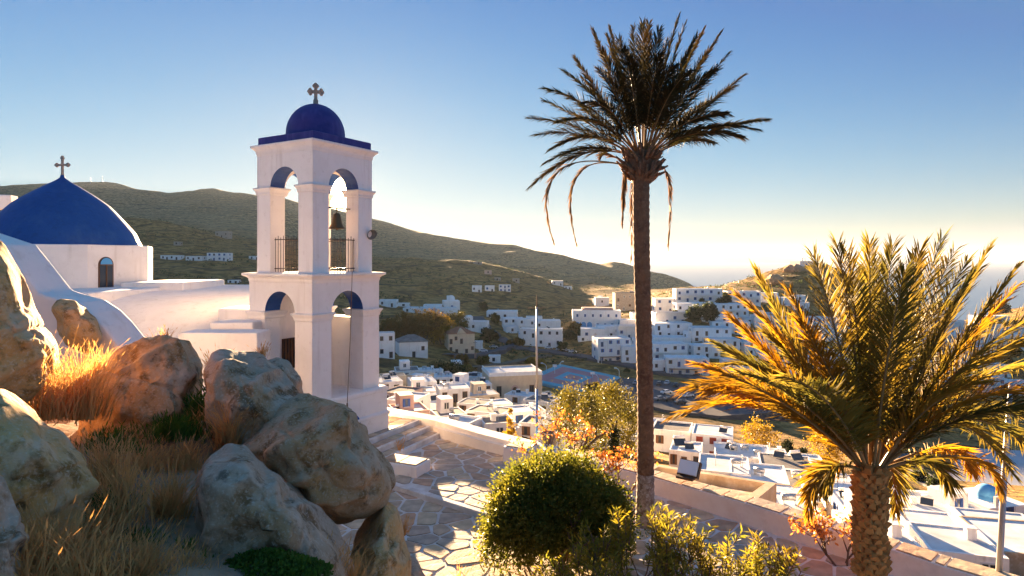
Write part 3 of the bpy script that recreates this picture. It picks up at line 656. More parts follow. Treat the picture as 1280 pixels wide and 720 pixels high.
# lower arcade
tower_stage('lower_arcade', 2.60, .52, -3.9, -.60, 1.24, -1.52, solid=('back',), low={'back_right': -1.75})
mb = MB(); T = sides(2.6, .52)['back'] @ Matrix.Translation((.33, .53, 0)); mb.box(-.26, .26, 0, .05, tz(-3.25), tz(-2.35), 0, T); bw = mb.build('barred_window', M['brown_door'], tower)
mb = MB()
for k in range(5): mb.box(-.26 + .115 * k, -.235 + .115 * k, .05, .075, tz(-3.25), tz(-2.35), 0, T)
mb.build('window_bars', M['iron'], bw)
def capitals(name, s, p, z, mat_):
    for sx in (-1, 1):
        for sy in (-1, 1):
            mb = MB(); h = p / 2; square(mb, [(h + .004, tz(z - .20)), (h + .025, tz(z - .17)), (h + .025, tz(z - .12)), (h + .05, tz(z - .07)), (h + .085, tz(z - .02)), (h + .085, tz(z + .015)), (h + .004, tz(z + .03))], 0, (sx * (s / 2 - h), sy * (s / 2 - h), 0))
            mb.build(name, mat_, tower)
capitals('capital', 2.60, .68, -1.50, M['white'])
mb = MB(); square(mb, [(1.30, tz(-.66)), (1.32, tz(-.60)), (1.32, tz(-.55)), (1.37, tz(-.50)), (1.45, tz(-.46)), (1.45, tz(-.40)), (1.30, tz(-.385)), (1.20, tz(-.38))]); mb.build('middle_cornice', M['white'], tower)
mb = MB(); mb.box(-1.1, 1.1, -1.1, 1.1, tz(-.56), tz(-.37)); mb.build('belfry_floor', M['white'], tower)
# belfry
tower_stage('belfry', 2.30, .50, -.40, 3.06, 1.16, 2.02)
capitals('capital', 2.30, .57, 2.04, M['white'])
mb = MB(); square(mb, [(1.15, tz(2.98)), (1.17, tz(3.02)), (1.17, tz(3.07)), (1.20, tz(3.13)), (1.26, tz(3.19)), (1.285, tz(3.21)), (1.285, tz(3.27)), (1.1, tz(3.30))]); mb.build('top_cornice', M['white'], tower)
mb = MB(); square(mb, [(1.10, tz(3.285)), (1.13, tz(3.30)), (1.13, tz(3.50)), (1.10, tz(3.52))]); mb.build('roof_slab', M['purple'], tower)
mb = MB(); mb.lathe([(.85, tz(3.50)), (.855, tz(3.62))] + [(.845 * math.cos(a), tz(3.66) + .93 * math.sin(a)) for a in np.linspace(0, math.pi / 2 * .985, 22)] + [(.05, tz(4.60)), (.045, tz(4.68)), (.001, tz(4.69))], 48); mb.build('dome', M['purple'], tower)
def budded_cross(parent, z, h, mt, rz=0.0, fat=1.0, c=(0, 0)):
    mb = MB(); w = .055 * h * fat * 2; d = w * .45; mb.box(-w / 2, w / 2, -d, d, 0, h * .86); mb.box(-h * .30, h * .30, -d * .98, d * .98, h * .52 - w / 2, h * .52 + w / 2)
    def bud(x, zz, r):
        mb.add([(x + r * math.cos(a), y, zz + r * math.sin(a)) for y in (-d * 1.1, d * 1.1) for a in np.linspace(0, 2 * math.pi, 10, endpoint=False)], [tuple(range(10)), tuple(range(10, 20))[::-1]] + [((i + 1) % 10, i, 10 + i, 10 + (i + 1) % 10) for i in range(10)])
    for x, zz in ((0, h * .90), (-h * .05 * fat, h * .83), (h * .05 * fat, h * .83), (-h * .34, h * .52), (h * .34, h * .52), (-h * .28, h * .52 + w * .6), (h * .28, h * .52 + w * .6), (-h * .28, h * .52 - w * .6), (h * .28, h * .52 - w * .6)): bud(x, zz, h * .062 * fat)
    mb.tube([(0, 0, -.1), (0, 0, h * .1)], w * .8, 10); bud(0, h * .1, h * .06 * fat)
    return mb.build('cross', mt, parent, (c[0], c[1], z), (0, 0, rz), bevel=.006)
budded_cross(tower, tz(4.67), .56, M['stone_cross'], -TA + math.radians(12), 1.5)
for k in ('left', 'right', 'back', 'back_right'):
    T = sides(2.30, .5)[k] @ Matrix.Translation((0, .16, 0)); mb = MB()
    for i in range(11): x = -.55 + .11 * i; mb.tube([T @ Vector((x, 0, tz(-.38))), T @ Vector((x, 0, tz(.62) + (.05 if i % 2 else 0)))], .0095, 5)
    for zz in (-.28, .55): mb.box(-.58, .58, -.012, .012, tz(zz), tz(zz) + .025, 0, T)
    mb.build('railing', M['iron'], tower)
# bell, hung on a thin iron yoke
mb = MB(); mb.lathe([(.001, .46), (.07, .45), (.11, .40), (.13, .28), (.16, .14), (.215, .03), (.235, 0), (.20, .0), (.14, .1), (.10, .36), (.001, .40)], 24); mb.tube([(0, 0, .40), (0, 0, -.04)], [.015, .035], 8)
bell = mb.build('bell', M['bronze'], None, at(421, 286, 18.3)); tag(bell, 'bronze bell hanging inside the belfry arch under the sun', 'bell')
mb = MB(); mb.tube([(0, 0, .45), (0, 0, .62)], .02, 6); mb.tube([(-.52 * e1.x, -.52 * e1.y, .60), (.52 * e1.x, .52 * e1.y, .60)], .022, 6)
mb.build('yoke', M['iron'], bell)
p0 = TC + e1 * .30 - e2 * 1.0
mb = MB(); mb.tube([at(441, 300, 17.55), at(440, 350, 17.35), at(438, 420, 17.15), at(434, 506, 17.0)], .009, 6); mb.tube([at(434, 504, 17.0), at(434, 510, 17.0)], .022, 8)
tag(mb.build('bell_rope', M['wood']), 'thin bell rope hanging down the face of the tower', 'rope')
# horn loudspeaker on the corner pier
hp = TC + e1 * 1.16 - e2 * .95; hp.z = .86
hs_ = thing('horn_loudspeaker', 'small horn loudspeaker fixed to the belfry corner', 'loudspeaker', hp, math.radians(-8))
mb = MB(); prof = [(.02, .0), (.035, .03), (.05, .14), (.09, .24), (.155, .32), (.165, .33), (.15, .325), (.08, .23), (.03, .12)]; mb.lathe(prof, 20)
h_ = mb.build('horn', M['pot'], hs_, (.0, -.02, .0), (math.radians(112), 0, math.radians(50)))
mb = MB(); mb.tube([(-.22, .12, -.04), (0, 0, 0)], .02, 6); mb.tube([(.02, .02, .02), (-.10, .10, .10)], [.07, .055], 12); mb.build('bracket', M['iron'], hs_)

# ------------------------------------------------------------------ church with the blue dome
CC = at(78, HY, 25.0)
church = thing('church', 'white church with large blue dome and octagonal drum', 'church', (CC.x, CC.y, TZ))
mb = MB(); mb.lathe([(3.28, tz(-1.35)), (3.28, tz(.50)), (3.26, tz(.53)), (2.6, tz(.55))], 8, 0, (0, 0, 0), False, math.radians(-90 + 3.5)); mb.build('drum', M['white'], church)
prof = [(2.74, .47), (2.72, .56)] + [((x - 78) / F * 25 * .815, (HY - y) / F * 25) for x, y in ((181, 302), (176, 292), (170, 285), (160, 275), (150, 265), (140, 256), (130, 249.5), (120, 243.5), (110, 238), (100, 232.5), (94, 229.5), (89, 227), (85, 224.5), (82, 222.5), (79.5, 221))]
mb = MB(); mb.lathe([(r, tz(z)) for r, z in prof], 72); mb.build('dome', M['blue'], church)
mb = MB(); mb.lathe([(.10, tz(3.2)), (.07, tz(3.32)), (.001, tz(3.34))], 12); mb.build('finial', M['blue'], church)
budded_cross(church, tz(3.28), .86, M['stone_cross'], math.radians(-8), .8)
def drum_spot(px):       # where a sight line meets the drum
    for Y in np.arange(20.9, 25.0, .01):
        p = at(px, HY, Y) - CC; a = math.atan2(p.y, p.x) - math.radians(-86.5); a = (a + math.pi / 8) % (math.pi / 4) - math.pi / 8
        # apothem test on the octagon whose corners stand at -86.5 deg + k*45
        b = (math.atan2(p.y, p.x) - math.radians(-86.5)) % (math.pi / 4) - math.pi / 8
        if math.hypot(p.x, p.y) * math.cos(b) <= 3.28 * math.cos(math.pi / 8):
            f = math.floor((math.atan2(p.y, p.x) - math.radians(-86.5)) / (math.pi / 4)); return p, math.radians(-86.5) + (f + .5) * math.pi / 4
    return p, -math.pi / 2
def arched_plate(w, h, t, y0=0.0, mi=0, mb=None):
    mb = mb or MB(); r = w / 2; pts = [(-r, 0)] + [(-r * math.cos(math.pi * k / 14), h - r + r * math.sin(math.pi * k / 14)) for k in range(15)] + [(r, 0)]
    n = len(pts); mb.add([(x, y0 - t, z) for x, z in pts] + [(x, y0, z) for x, z in pts], [tuple(range(n))] + [((i + 1) % n, i, n + i, n + (i + 1) % n) for i in range(n)], mi); return mb
for px, w, h, y1, kind in ((132, .60, 1.16, 360, 'window'), (35, .66, 1.16, 360, 'niche')):
    p, a = drum_spot(px); z = (HY - y1) / F * (CC.y + p.y); rot = (0, 0, a + math.pi / 2); loc = (p.x, p.y, tz(z))
    if kind == 'window':
        w_ = arched_plate(w, h, .05, .02).build('window', M['brown_door'], church, loc, rot)
        arched_plate(w - .1, h - .06, .012, -.03).build('pane', M['glass'], w_, (0, 0, .04))
        mb = MB(); r = w / 2 - .06; pts = [(-r * math.cos(math.pi * k / 12), r * math.sin(math.pi * k / 12)) for k in range(13)]; mb.add([(x, 0, zz) for x, zz in pts], [tuple(range(13))]); mb.build('lunette', M['lightblue'], w_, (0, -.052, h - w / 2 + .02))
        mb = MB(); mb.box(-.02, .02, -.065, -.04, .05, h - w / 2); mb.box(-w/2+.04, w/2-.04, -.066, -.04, h - w / 2 - .02, h - w / 2 + .02); mb.build('frame', M['brown_door'], w_)
    else:
        mb = MB(); r = w / 2
        pts = [(-r, 0)] + [(-r * math.cos(math.pi * k / 14), h - r + r * math.sin(math.pi * k / 14)) for k in range(15)] + [(r, 0)]
        q = [(-r - .05, 0)] + [(-(r + .05) * math.cos(math.pi * k / 14), h - r + (r + .05) * math.sin(math.pi * k / 14)) for k in range(15)] + [(r + .05, 0)]; n = len(pts)
        mb.add([(x, -.045, zz) for x, zz in pts] + [(x, -.045, zz) for x, zz in q] + [(x, .01, zz) for x, zz in pts] + [(x, .01, zz) for x, zz in q], [(i, i + 1, n + i + 1, n + i) for i in range(n - 1)] + [(i + 1, i, 2 * n + i, 2 * n + i + 1) for i in range(n - 1)] + [(n + i, n + i + 1, 3 * n + i + 1, 3 * n + i) for i in range(n - 1)])
        mb.build('blind_niche', M['white'], church, loc, rot)
# body: nave roof that slopes down in a soft curve, shoulder block, stepped blocks towards the tower
off = Vector((CC.x, CC.y, TZ))
mb = MB(); xl, nx = -34.0, 40
rows = [(27.5, -1.0), (22.6, -1.08), (21.2, -1.18), (20.2, -1.36), (19.2, -1.62), (18.3, -1.95), (17.6, -2.32), (17.2, -2.8), (17.1, -3.4), (17.1, -6.5)]
V = []
for k, (y, z) in enumerate(rows):
    xr = (318 - CX) / F * 20.3
    V += [Vector((xl, y, z)), Vector((xr, y, z - .12))]
mb.add([v - off for v in V], [(2 * k, 2 * k + 2, 2 * k + 3, 2 * k + 1) for k in range(len(rows) - 1)], 0, True)
n0 = len(mb.v); side = [V[2 * k + 1] - off for k in range(len(rows))]; mb.add(side + [Vector((side[0].x, side[0].y, side[-1].z))], [tuple(range(len(side) + 1))])
mb.build('nave', M['white'], church, fix=True)
def cbox(name, pxl, pxr, ytop, Y0, Y1, zb=-6.3, Yt=None, m='white', bev=.05):
    zt = (HY - ytop) / F * (Yt or Y0); mb = MB(); mb.box((pxl - CX) / F * Y0 - off.x, (pxr - CX) / F * Y0 - off.x, Y0 - off.y, Y1 - off.y, tz(zb), tz(zt)); return mb.build(name, M[m], church, bevel=bev)
cbox('shoulder_block', 150, 229, 353, 23.6, 27.0)
cbox('stepped_block', 272, 326, 386, 18.4, 21.5)
cbox('stepped_block', 262, 316, 403, 17.4, 18.6)
cbox('low_wall', 222, 322, 416, 16.4, 17.3)
cbox('apse_wall', -40, 112, 366, 19.6, 24.0, bev=.12)
mb = MB(); mb.box(-.22, .22, -.07, .07, 0, .12); mb.build('vent', M['wood'], church, at(138, 390, 18.9) - off, (math.radians(-25), math.radians(28), 0))
# stair wall beside the church
mb = MB(); pts = [(-60, 286), (0, 306), (18, 328), (32, 346), (48, 366), (66, 372), (92, 379), (112, 392), (128, 408), (152, 438), (158, 520), (-60, 520)]; Y = 11.6
A = [at(x, y, Y) for x, y in pts]; n = len(A); B = [v + Vector((.12, .75, .02)) for v in A]; o0 = A[-1].copy()
mb.add([v - o0 for v in A + B], [tuple(range(n))[::-1], tuple(range(n, 2 * n))] + [(i, (i + 1) % n, n + (i + 1) % n, n + i) for i in range(n)])
sw = mb.build('stair_wall', M['white'], None, o0, bevel=.06, fix=True); tag(sw, 'whitewashed sloping stair wall behind the sunlit boulder', 'wall')
mb = MB(); mb.box(-.5, .5, -.4, .4, 0, .7); b_ = mb.build('roof_tank', M['white'], None, at(3, 262, 31), (0, 0, .3), bevel=.05); tag(b_, 'small white box on the church roof behind the dome', 'tank')

# ------------------------------------------------------------------ plants
def leaf_mat(name, base, alt, trans=.45, rand=.0, scale=2.5, rough=.5):
    return mat(name, base, rough, noise=(scale, .38, .62, alt), spec=.12, trans=trans, rand=rand)
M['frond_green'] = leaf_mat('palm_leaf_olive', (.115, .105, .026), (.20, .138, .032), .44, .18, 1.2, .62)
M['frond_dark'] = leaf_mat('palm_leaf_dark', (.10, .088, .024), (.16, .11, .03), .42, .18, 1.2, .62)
M['frond_tall'] = leaf_mat('palm_leaf_backlit', (.030, .028, .010), (.056, .036, .013), .16, .2, 1.2, .85)  # dark silhouette of the backlit crown is put into the leaf colour
M['frond_sunlit'] = leaf_mat('palm_leaf_sunlit', (.34, .175, .035), (.22, .14, .03), .45, .15, 1.2, .62)  # orange sunlight on these fronds is put into the leaf colour
M['frond_dead'] = leaf_mat('palm_leaf_dead', (.20, .115, .055), (.12, .07, .035), .3, .1, 1.5, .7)
M['rachis'] = mat('palm_midrib', (.26, .15, .05), .5, noise=(6, .4, .7, (.16, .09, .035)))
M['palm_trunk'] = mat('palm_trunk_bark', (.22, .115, .06), .92, noise=[(5, .42, .66, (.12, .062, .036)), (18, .5, .72, (.30, .17, .095))], bump=[(9, .8, .05), (40, .7, .015)])
M['palm_scale'] = mat('palm_leaf_base', (.58, .235, .06), .8, noise=[(7, .50, .74, (.26, .11, .04)), (25, .52, .75, (.64, .31, .10))], bump=[(20, .7, .02)], rand=.22)
M['trunk_white'] = mat('limewashed_bark', (.42, .33, .27), .92, noise=[(6, .40, .62, (.17, .10, .065)), (20, .5, .7, (.55, .49, .44))], bump=[(12, .8, .04)])
M['bush'] = leaf_mat('round_bush_leaf', (.080, .098, .019), (.155, .14, .026), .42, 0, 1.6)
M['oleander'] = leaf_mat('oleander_leaf', (.15, .155, .03), (.27, .20, .035), .42, .12, 2.2)
M['redleaf'] = leaf_mat('orange_dry_leaf', (.42, .15, .05), (.50, .25, .09), .4, .1, 2.0)
M['twig'] = mat('grey_brown_twig', (.17, .105, .07), .9, noise=(8, .4, .7, (.10, .06, .04)))
M['bark'] = mat('tree_bark', (.10, .07, .05), .95, noise=(4, .4, .7, (.06, .045, .03)))
M['tree_olive'] = leaf_mat('olive_foliage', (.085, .085, .020), (.15, .115, .020), .35, .1, .5)
M['tree_gold'] = leaf_mat('golden_foliage', (.22, .135, .022), (.30, .20, .035), .4, .1, .5)
M['tree_dark'] = leaf_mat('dark_foliage', (.030, .042, .016), (.055, .062, .018), .3, .15, .4)
M['tree_orange'] = leaf_mat('orange_lit_foliage', (.15, .085, .018), (.085, .070, .018), .35, .15, .25)  # orange of the low sun is put into the foliage colour
M['grass_dry'] = leaf_mat('dry_grass', (.62, .36, .15), (.46, .25, .10), .36, 0, 3, .6)
M['grass_green'] = leaf_mat('green_ground_cover', (.09, .16, .025), (.055, .10, .02), .35, 0, 6, .5)

def bez(p0, p1, p2, n):
    return [p0 * (1 - t) ** 2 + p1 * 2 * t * (1 - t) + p2 * t * t for t in [k / (n - 1) for k in range(n)]]
def make_frond(parent, org, p0, p1, p2, mleaf, seed, leaf_len=.40, pairs=60, width=.026, bare=.16, lift=.45, sparse=1.0, rad=.022, lay=1.0, plume=1.0):
    rr = random.Random(seed); N_ = 26; P = bez(p0, p1, p2, N_); mb = MB(); L_ = sum((P[i + 1] - P[i]).length for i in range(N_ - 1))
    mb.tube([q - org for q in P], [rad * (1 - .86 * k / (N_ - 1)) * (1.9 if k == 0 else 1) for k in range(N_)], 5, 1)
    up = Vector((0, 0, 1)); sd = (p2 - p0).cross(up)
    if sd.length < .05: sd = Vector((rr.uniform(-1, 1), rr.uniform(-1, 1), 0))
    sd.normalize()
    roll = rr.uniform(-.35, .35)
    for s in (-1, 1):
        for k in range(pairs):
            if rr.random() > sparse: continue
            t = bare + (1 - bare) * (k + rr.uniform(-.4, .4)) / (pairs - 1); t = min(max(t, 0), .995); f = t * (N_ - 1); i = min(int(f), N_ - 2); q = P[i].lerp(P[i + 1], f - i); tg = (P[i + 1] - P[i]).normalized()
            nv = sd.cross(tg).normalized(); side = tg.cross(nv).normalized() * s
            x = (t - bare) / (1 - bare); ph = roll * s + lift * (1 - .4 * x) + rr.choice((-.55, 0, 0, .5)) * plume + rr.uniform(-.22, .22)
            out = side * math.cos(ph) + nv * math.sin(ph); ln = leaf_len * (.45 + .75 * math.sin(math.pi * min(1, .18 + .74 * x))) * rr.uniform(.78, 1.15) * (1 - .30 * x)
            a = math.radians(50 - 30 * x + rr.uniform(-8, 8)) * lay; d = (tg * math.cos(a) + out * math.sin(a)).normalized()
            w = width * rr.uniform(.8, 1.15); tw = rr.uniform(0, math.pi); pn = (out.cross(tg)).normalized(); wv = (d.cross(pn).normalized() * math.cos(tw * .5) + pn * math.sin(tw * .5)) * w * .5; dr = -.22 * ln * rr.uniform(.1, 1.5)
            m1 = q + d * ln * .5 + Vector((0, 0, dr * .2)); e = q + d * ln + Vector((0, 0, dr))
            mb.add([v - org for v in (q - wv * .45, q + wv * .45, m1 + wv, m1 - wv, e)], [(0, 1, 2, 3), (3, 2, 4)], 0)
    return mb.build('frond', [mleaf, M['rachis']], parent)
def px_frond(parent, org, heart, Y, tip, rise, L_full, rr, mleaf, seed, dyf=1.0, arch=0.0, **k):
    "frond that ends where the photo shows its tip; what its length lacks in the picture goes into depth"
    t0 = at(*tip, Y); pr = (t0 - heart).length; rest = math.sqrt(max(.02, L_full ** 2 - pr ** 2)) if pr < L_full else .1
    dy = rest * rr.choice((-1, 1)) * rr.uniform(.35, .8) * dyf
    Y2 = Y + dy; tp = at(*tip, Y2)
    out = tp - heart; p0 = heart + Vector((out.x, out.y, 0)).normalized() * .10 if Vector((out.x, out.y, 0)).length > .01 else heart
    hor = Vector((out.x, out.y, 0)); c = heart + hor * .50 + Vector((0, 0, rise + arch * hor.length))
    return make_frond(parent, org, p0, c, tp, mleaf, seed, **k)

# tall palm
TPY = 13.3; base = flat(806, 655); base = Vector(((806 - CX) / F * TPY, TPY, TZ)); heart = at(803, 208, TPY)
palm = thing('palm_tree', 'tall palm with slim dark trunk and bushy crown against the sky', 'palm', base)
pts = []; rad = []; nseg = 150
for k in range(nseg + 1):
    t = k / nseg; z = TZ + (heart.z - .12 - TZ) * t; x = base.x + (heart.x - base.x) * t + .035 * math.sin(t * 5.2) ; pts.append(Vector((x, TPY + .03 * math.sin(t * 4), z)) - base)
    rad.append((.160 + .045 * (1 - t) ** 6 + .018 * t) * (1 + .035 * (k % 3 - 1) + .02 * mnoise.noise((k * .7, 3, 1))))
cut = next(i for i, p in enumerate(pts) if p.z + TZ > -4.55)
mb = MB(); mb.tube(pts[cut:], rad[cut:], 16); mb.build('trunk', M['palm_trunk'], palm)
mb = MB(); mb.tube(pts[:cut + 1], [r * 1.01 for r in rad[:cut + 1]], 16); tag(mb.build('trunk_foot', M['trunk_white'], palm), 'limewashed foot of the trunk')
rr = random.Random(21)
# fibrous boss under the crown with old leaf stubs
mb = MB(); mb.lathe([(.18, -.36), (.22, -.30), (.28, -.17), (.32, 0.0), (.30, .16), (.22, .30), (.10, .40)], 20, 0, heart - base); mb.build('boss', M['palm_trunk'], palm)
stub = MB(); stub.tube([(0, 0, 0), (.10, 0, .05), (.19, 0, .13)], [.036, .026, .015], 5); stub_me = stub.mesh('leaf_stub', M['palm_trunk'])
for k in range(90):
    z = rr.uniform(-.30, .24); r = .31 * math.sqrt(max(.2, 1 - (z / .5) ** 2)) - .03; a = rr.uniform(0, 6.28)
    link('leaf_stub', stub_me, palm, heart - base + Vector((r * math.cos(a), r * math.sin(a), z)), (0, rr.uniform(-.5, .5) - .2, a), (rr.uniform(.7, 1.5),) * 3)
heart_t = heart + Vector((0, 0, .18))
TIPS = [((664,145),.55),((684,109),.75),((671,166),.45),((684,202),.35),((666,230),.30),((889,179),.35),((960,149),.45),((940,159),.40),((927,93),.8),((909,70),1.0),((900,43),1.2),((880,39),1.3),((845,24),1.6),((801,28),1.6),
        ((763,38),1.5),((738,41),1.4),((723,70),1.1),((780,60),1.3),((880,128),.8),((820,40),1.5),((858,34),1.4),((750,60),1.2),((790,36),1.5),((868,60),1.2),((705,90),.9),((835,50),1.4),((812,55),1.4),((772,50),1.4),((895,85),.9),
        ((745,85),1.1),((860,90),1.1),((825,70),1.3),((735,130),.8),((790,75),1.3),((850,110),1.0),((700,150),.6),((756,44),1.4),((890,55),1.2),((915,110),.8),((680,128),.7),((715,120),.8),((870,45),1.3),((812,32),1.5),((905,140),.6),((690,185),.5),((925,170),.45),((730,100),1.0),((840,80),1.2)]
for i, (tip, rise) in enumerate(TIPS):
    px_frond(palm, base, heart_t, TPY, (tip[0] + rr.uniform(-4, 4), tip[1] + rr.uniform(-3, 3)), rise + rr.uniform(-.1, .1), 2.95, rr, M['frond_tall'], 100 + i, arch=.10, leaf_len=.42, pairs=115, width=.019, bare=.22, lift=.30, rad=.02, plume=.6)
for i, (tip, rise, sp) in enumerate([((692,303),.42,.75),((720,303),.38,.8),((778,280),.10,.9),((789,325),-.1,.35),((835,310),.42,.5),((752,196),.5,.9)]):
    t = at(*tip, TPY - .5 + .25 * i); hx = Vector((t.x - heart.x, t.y - heart.y, 0)); p0 = heart + hx.normalized() * .3
    c = heart + hx * (1.35 if i in (0, 1, 4) else .9) + Vector((0, 0, rise))
    make_frond(palm, base, p0, c, t, M['frond_dead'], 300 + i, leaf_len=.26, pairs=80, width=.02, bare=.30, lift=-.1, sparse=sp, rad=.017, lay=.42)

# low palm
LPY = 8.0; lb = Vector(((1086 - CX) / F * LPY, LPY, TZ)); heart = at(1088, 588, LPY)
lpalm = thing('palm_tree', 'low golden palm with thick scaly trunk beside the parapet', 'palm', lb)
mb = MB(); pts = [Vector((lb.x + (heart.x - lb.x) * t, LPY, TZ + (heart.z + .05 - TZ) * t)) - lb for t in np.linspace(0, 1, 20)]
mb.tube(pts, [.14] * 18 + [.155, .11], 18); mb.build('trunk', M['palm_trunk'], lpalm)
sc = MB(); w = .063
sc.add([(-.01, -w, -.03), (-.01, w, -.03), (.035, -w * .85, .0), (.035, w * .85, .0), (.062, -w * .45, .062), (.062, w * .45, .062), (.012, -w * .5, .088), (.012, w * .5, .088), (-.012, 0, -.055)],
       [(0, 1, 3, 2)[::-1], (2, 3, 5, 4)[::-1], (4, 5, 7, 6)[::-1], (0, 2, 4, 6), (1, 7, 5, 3), (0, 8, 1)])
sc_me = sc.mesh('leaf_base', M['palm_scale']); sc_me.polygons.foreach_set('use_smooth', [False] * len(sc_me.polygons))
k = 0; z = heart.z - 1.30
while z < heart.z + .02:
    for j in range(10):
        a = (j + .5 * (k % 2)) * 2 * math.pi / 10 + .05 * math.sin(k * 1.7) + rr.uniform(-.06, .06); r = .142
        link('leaf_base', sc_me, lpalm, Vector((heart.x - (heart.z - z) * .001 + r * math.cos(a), LPY + r * math.sin(a), z)) - lb, (rr.uniform(-.2, .2), rr.uniform(-.35, .2), a), (rr.uniform(.7, 1.6), rr.uniform(.8, 1.15), rr.uniform(.8, 1.35)))
    z += .062; k += 1
LT = [((943,342),.9,'g'),((915,395),.8,'o'),((898,430),.75,'g'),((872,459),.7,'o'),((844,522),.75,'o'),((1014,318),1.5,'g'),((1044,303),1.7,'g'),((1060,318),1.6,'g'),((1150,316),1.6,'d'),((1130,340),1.5,'g'),((1205,330),1.35,'g'),((1085,345),1.5,'g'),((1084,309),1.8,'g'),((1119,307),1.8,'d'),((1179,301),1.6,'g'),((1190,318),1.5,'g'),
      ((1234,310),1.3,'d'),((1268,335),1.1,'g'),((1264,361),.95,'o'),((1300,415),.9,'g'),((1310,462),.85,'g'),((1320,505),.75,'d'),((1100,330),1.7,'g'),((985,365),1.1,'o'),((1210,345),1.2,'d'),((960,420),.95,'g'),
      ((1290,560),.60,'g'),((1325,545),.6,'d'),((930,470),.75,'g'),((1000,400),1.1,'o'),((1240,400),1.0,'g'),((890,490),.75,'o'),((1180,380),1.2,'g'),((1265,590),.55,'g'),((1225,480),.9,'o'),((980,470),.9,'g'),((1110,400),1.3,'o'),((1320,430),1.25,'g'),((1330,490),1.05,'o'),((1310,380),1.3,'g'),((860,490),1.0,'o'),((905,455),1.1,'g'),((925,375),1.25,'o')]
heart_l = heart + Vector((0, 0, .02))
for i, (tip, rise, m) in enumerate(LT):
    px_frond(lpalm, lb, heart_l, LPY, (tip[0] + rr.uniform(-4, 4), tip[1] + rr.uniform(-4, 4)), rise * .95, 3.15, rr, M[{'g': 'frond_green', 'o': 'frond_sunlit', 'd': 'frond_dark'}[m]], 500 + i, dyf=.8, arch=.16, leaf_len=.55, pairs=120, width=.020, bare=.13, lift=.40, rad=.024, plume=.35)
for i, (tip, rise) in enumerate([((1030,612),.30),((1010,640),.35),((1185,608),.35),((1250,612),.42),((1120,640),.25),((1215,590),.45)]):
    t = at(*tip, LPY - .3 + .15 * i); hx = Vector((t.x - heart.x, t.y - heart.y, 0)); c = heart + hx * .95 + Vector((0, 0, rise))
    make_frond(lpalm, lb, heart + hx.normalized() * .12, c, t, M['frond_sunlit'] if i % 2 else M['frond_green'], 700 + i, leaf_len=.36, pairs=80, width=.022, bare=.2, lift=-.15, sparse=.95, rad=.02)

# leaf clouds
def leaf_cloud(C, size, rng, nrm=None, aspect=1.9, jitter=1.0):
    "one rhombic leaf at every point"
    n = len(C); d = rng.normal(size=(n, 3)); 
    if nrm is not None: d += nrm * 1.1
    d /= np.linalg.norm(d, axis=1)[:, None]; b = np.cross(d, rng.normal(size=(n, 3))); b /= np.linalg.norm(b, axis=1)[:, None] + 1e-9
    s = (size * rng.uniform(.65, 1.3, n))[:, None] if np.isscalar(size) else (size * rng.uniform(.65, 1.3, n))[:, None]
    V = np.stack([C - b * 0, C + d * s * .5 + b * s / aspect * .5, C + d * s, C + d * s * .5 - b * s / aspect * .5], 1).reshape(-1, 3)
    return V, np.arange(4 * n).reshape(n, 4)
def crown_points(c, rx, ry, rz, nclump, per, clump_r, rng, shell=.55, flat_bottom=-.6):
    out = []; nr = []
    for _ in range(nclump):
        while True:
            d = rng.normal(size=3); d /= np.linalg.norm(d)
            if d[2] > flat_bottom: break
        r = shell + (1 - shell) * rng.uniform() ** .6; r *= 1 + .16 * mnoise.noise(Vector(d * 2.3) + Vector((c[0], c[1], 0)))
        cc = np.array([d[0] * rx * r, d[1] * ry * r, d[2] * rz * r]); q = rng.normal(size=(per, 3)) * clump_r * rng.uniform(.6, 1.25); out.append(cc + q); nr.append(np.tile(d, (per, 1)))
    return np.concatenate(out), np.concatenate(nr)
def branches(mb, p, d, ln, r, depth, rr, tips, spread=.6, lift=.12, taper=.72, kids=(2, 3)):
    q = p; pts = [p]; dd = d.normalized()
    for _ in range(3):
        dd = (dd + Vector((rr.gauss(0, .13), rr.gauss(0, .13), rr.gauss(0, .10) + lift * .3))).normalized(); q = q + dd * ln / 3; pts.append(q)
    mb.tube(pts, [r, r * .92, r * .85, r * .76], 5 if r < .03 else 7)
    if depth == 0: tips.append((q, dd)); return
    for _ in range(rr.randint(*kids)):
        nd = (dd + Vector((rr.gauss(0, spread), rr.gauss(0, spread), rr.gauss(0, spread * .6) + lift))).normalized(); branches(mb, q, nd, ln * taper * rr.uniform(.75, 1.2), r * .66, depth - 1, rr, tips, spread, lift, taper, kids)

# round bush on the plaza
rng = np.random.default_rng(3); bc = at(696, 645, 11.9); bb = Vector((bc.x, bc.y, LZ))
bush = thing('round_bush', 'dense dark green round bush standing on the plaza', 'bush', bb)
lob = [((.0, .0, .0), 1.28, 1.1, 1.08, 620), ((-.62, -.1, -.18), .74, .75, .72, 230), ((.58, -.05, -.12), .80, .8, .80, 260), ((.0, -.3, .22), .80, .7, .80, 200), ((.95, .1, -.45), .50, .6, .52, 90), ((-1.0, -.1, -.5), .46, .5, .46, 80)]
Cs, Ns = [], []
for c_, rx, ry, rz_, nc in lob:
    C, NR = crown_points((c_[0] * 9, c_[2] * 7, 0), rx, ry, rz_, nc, 58, .10, rng, .60, -.7); Cs.append(C + np.array(c_)); Ns.append(NR)
C = np.concatenate(Cs); NR = np.concatenate(Ns); keep = (C[:, 2] > -.98) & ~((C[:, 2] < -.30) & (rng.uniform(size=len(C)) < .62)); C, NR = C[keep], NR[keep]
C[:, 2] += bc.z - bb.z + .02; V, Fq = leaf_cloud(C, .066, rng, NR); link('crown', np_mesh('crown', V, Fq, M['bush'], False), bush)
rr = random.Random(4); mb = MB(); tips = []
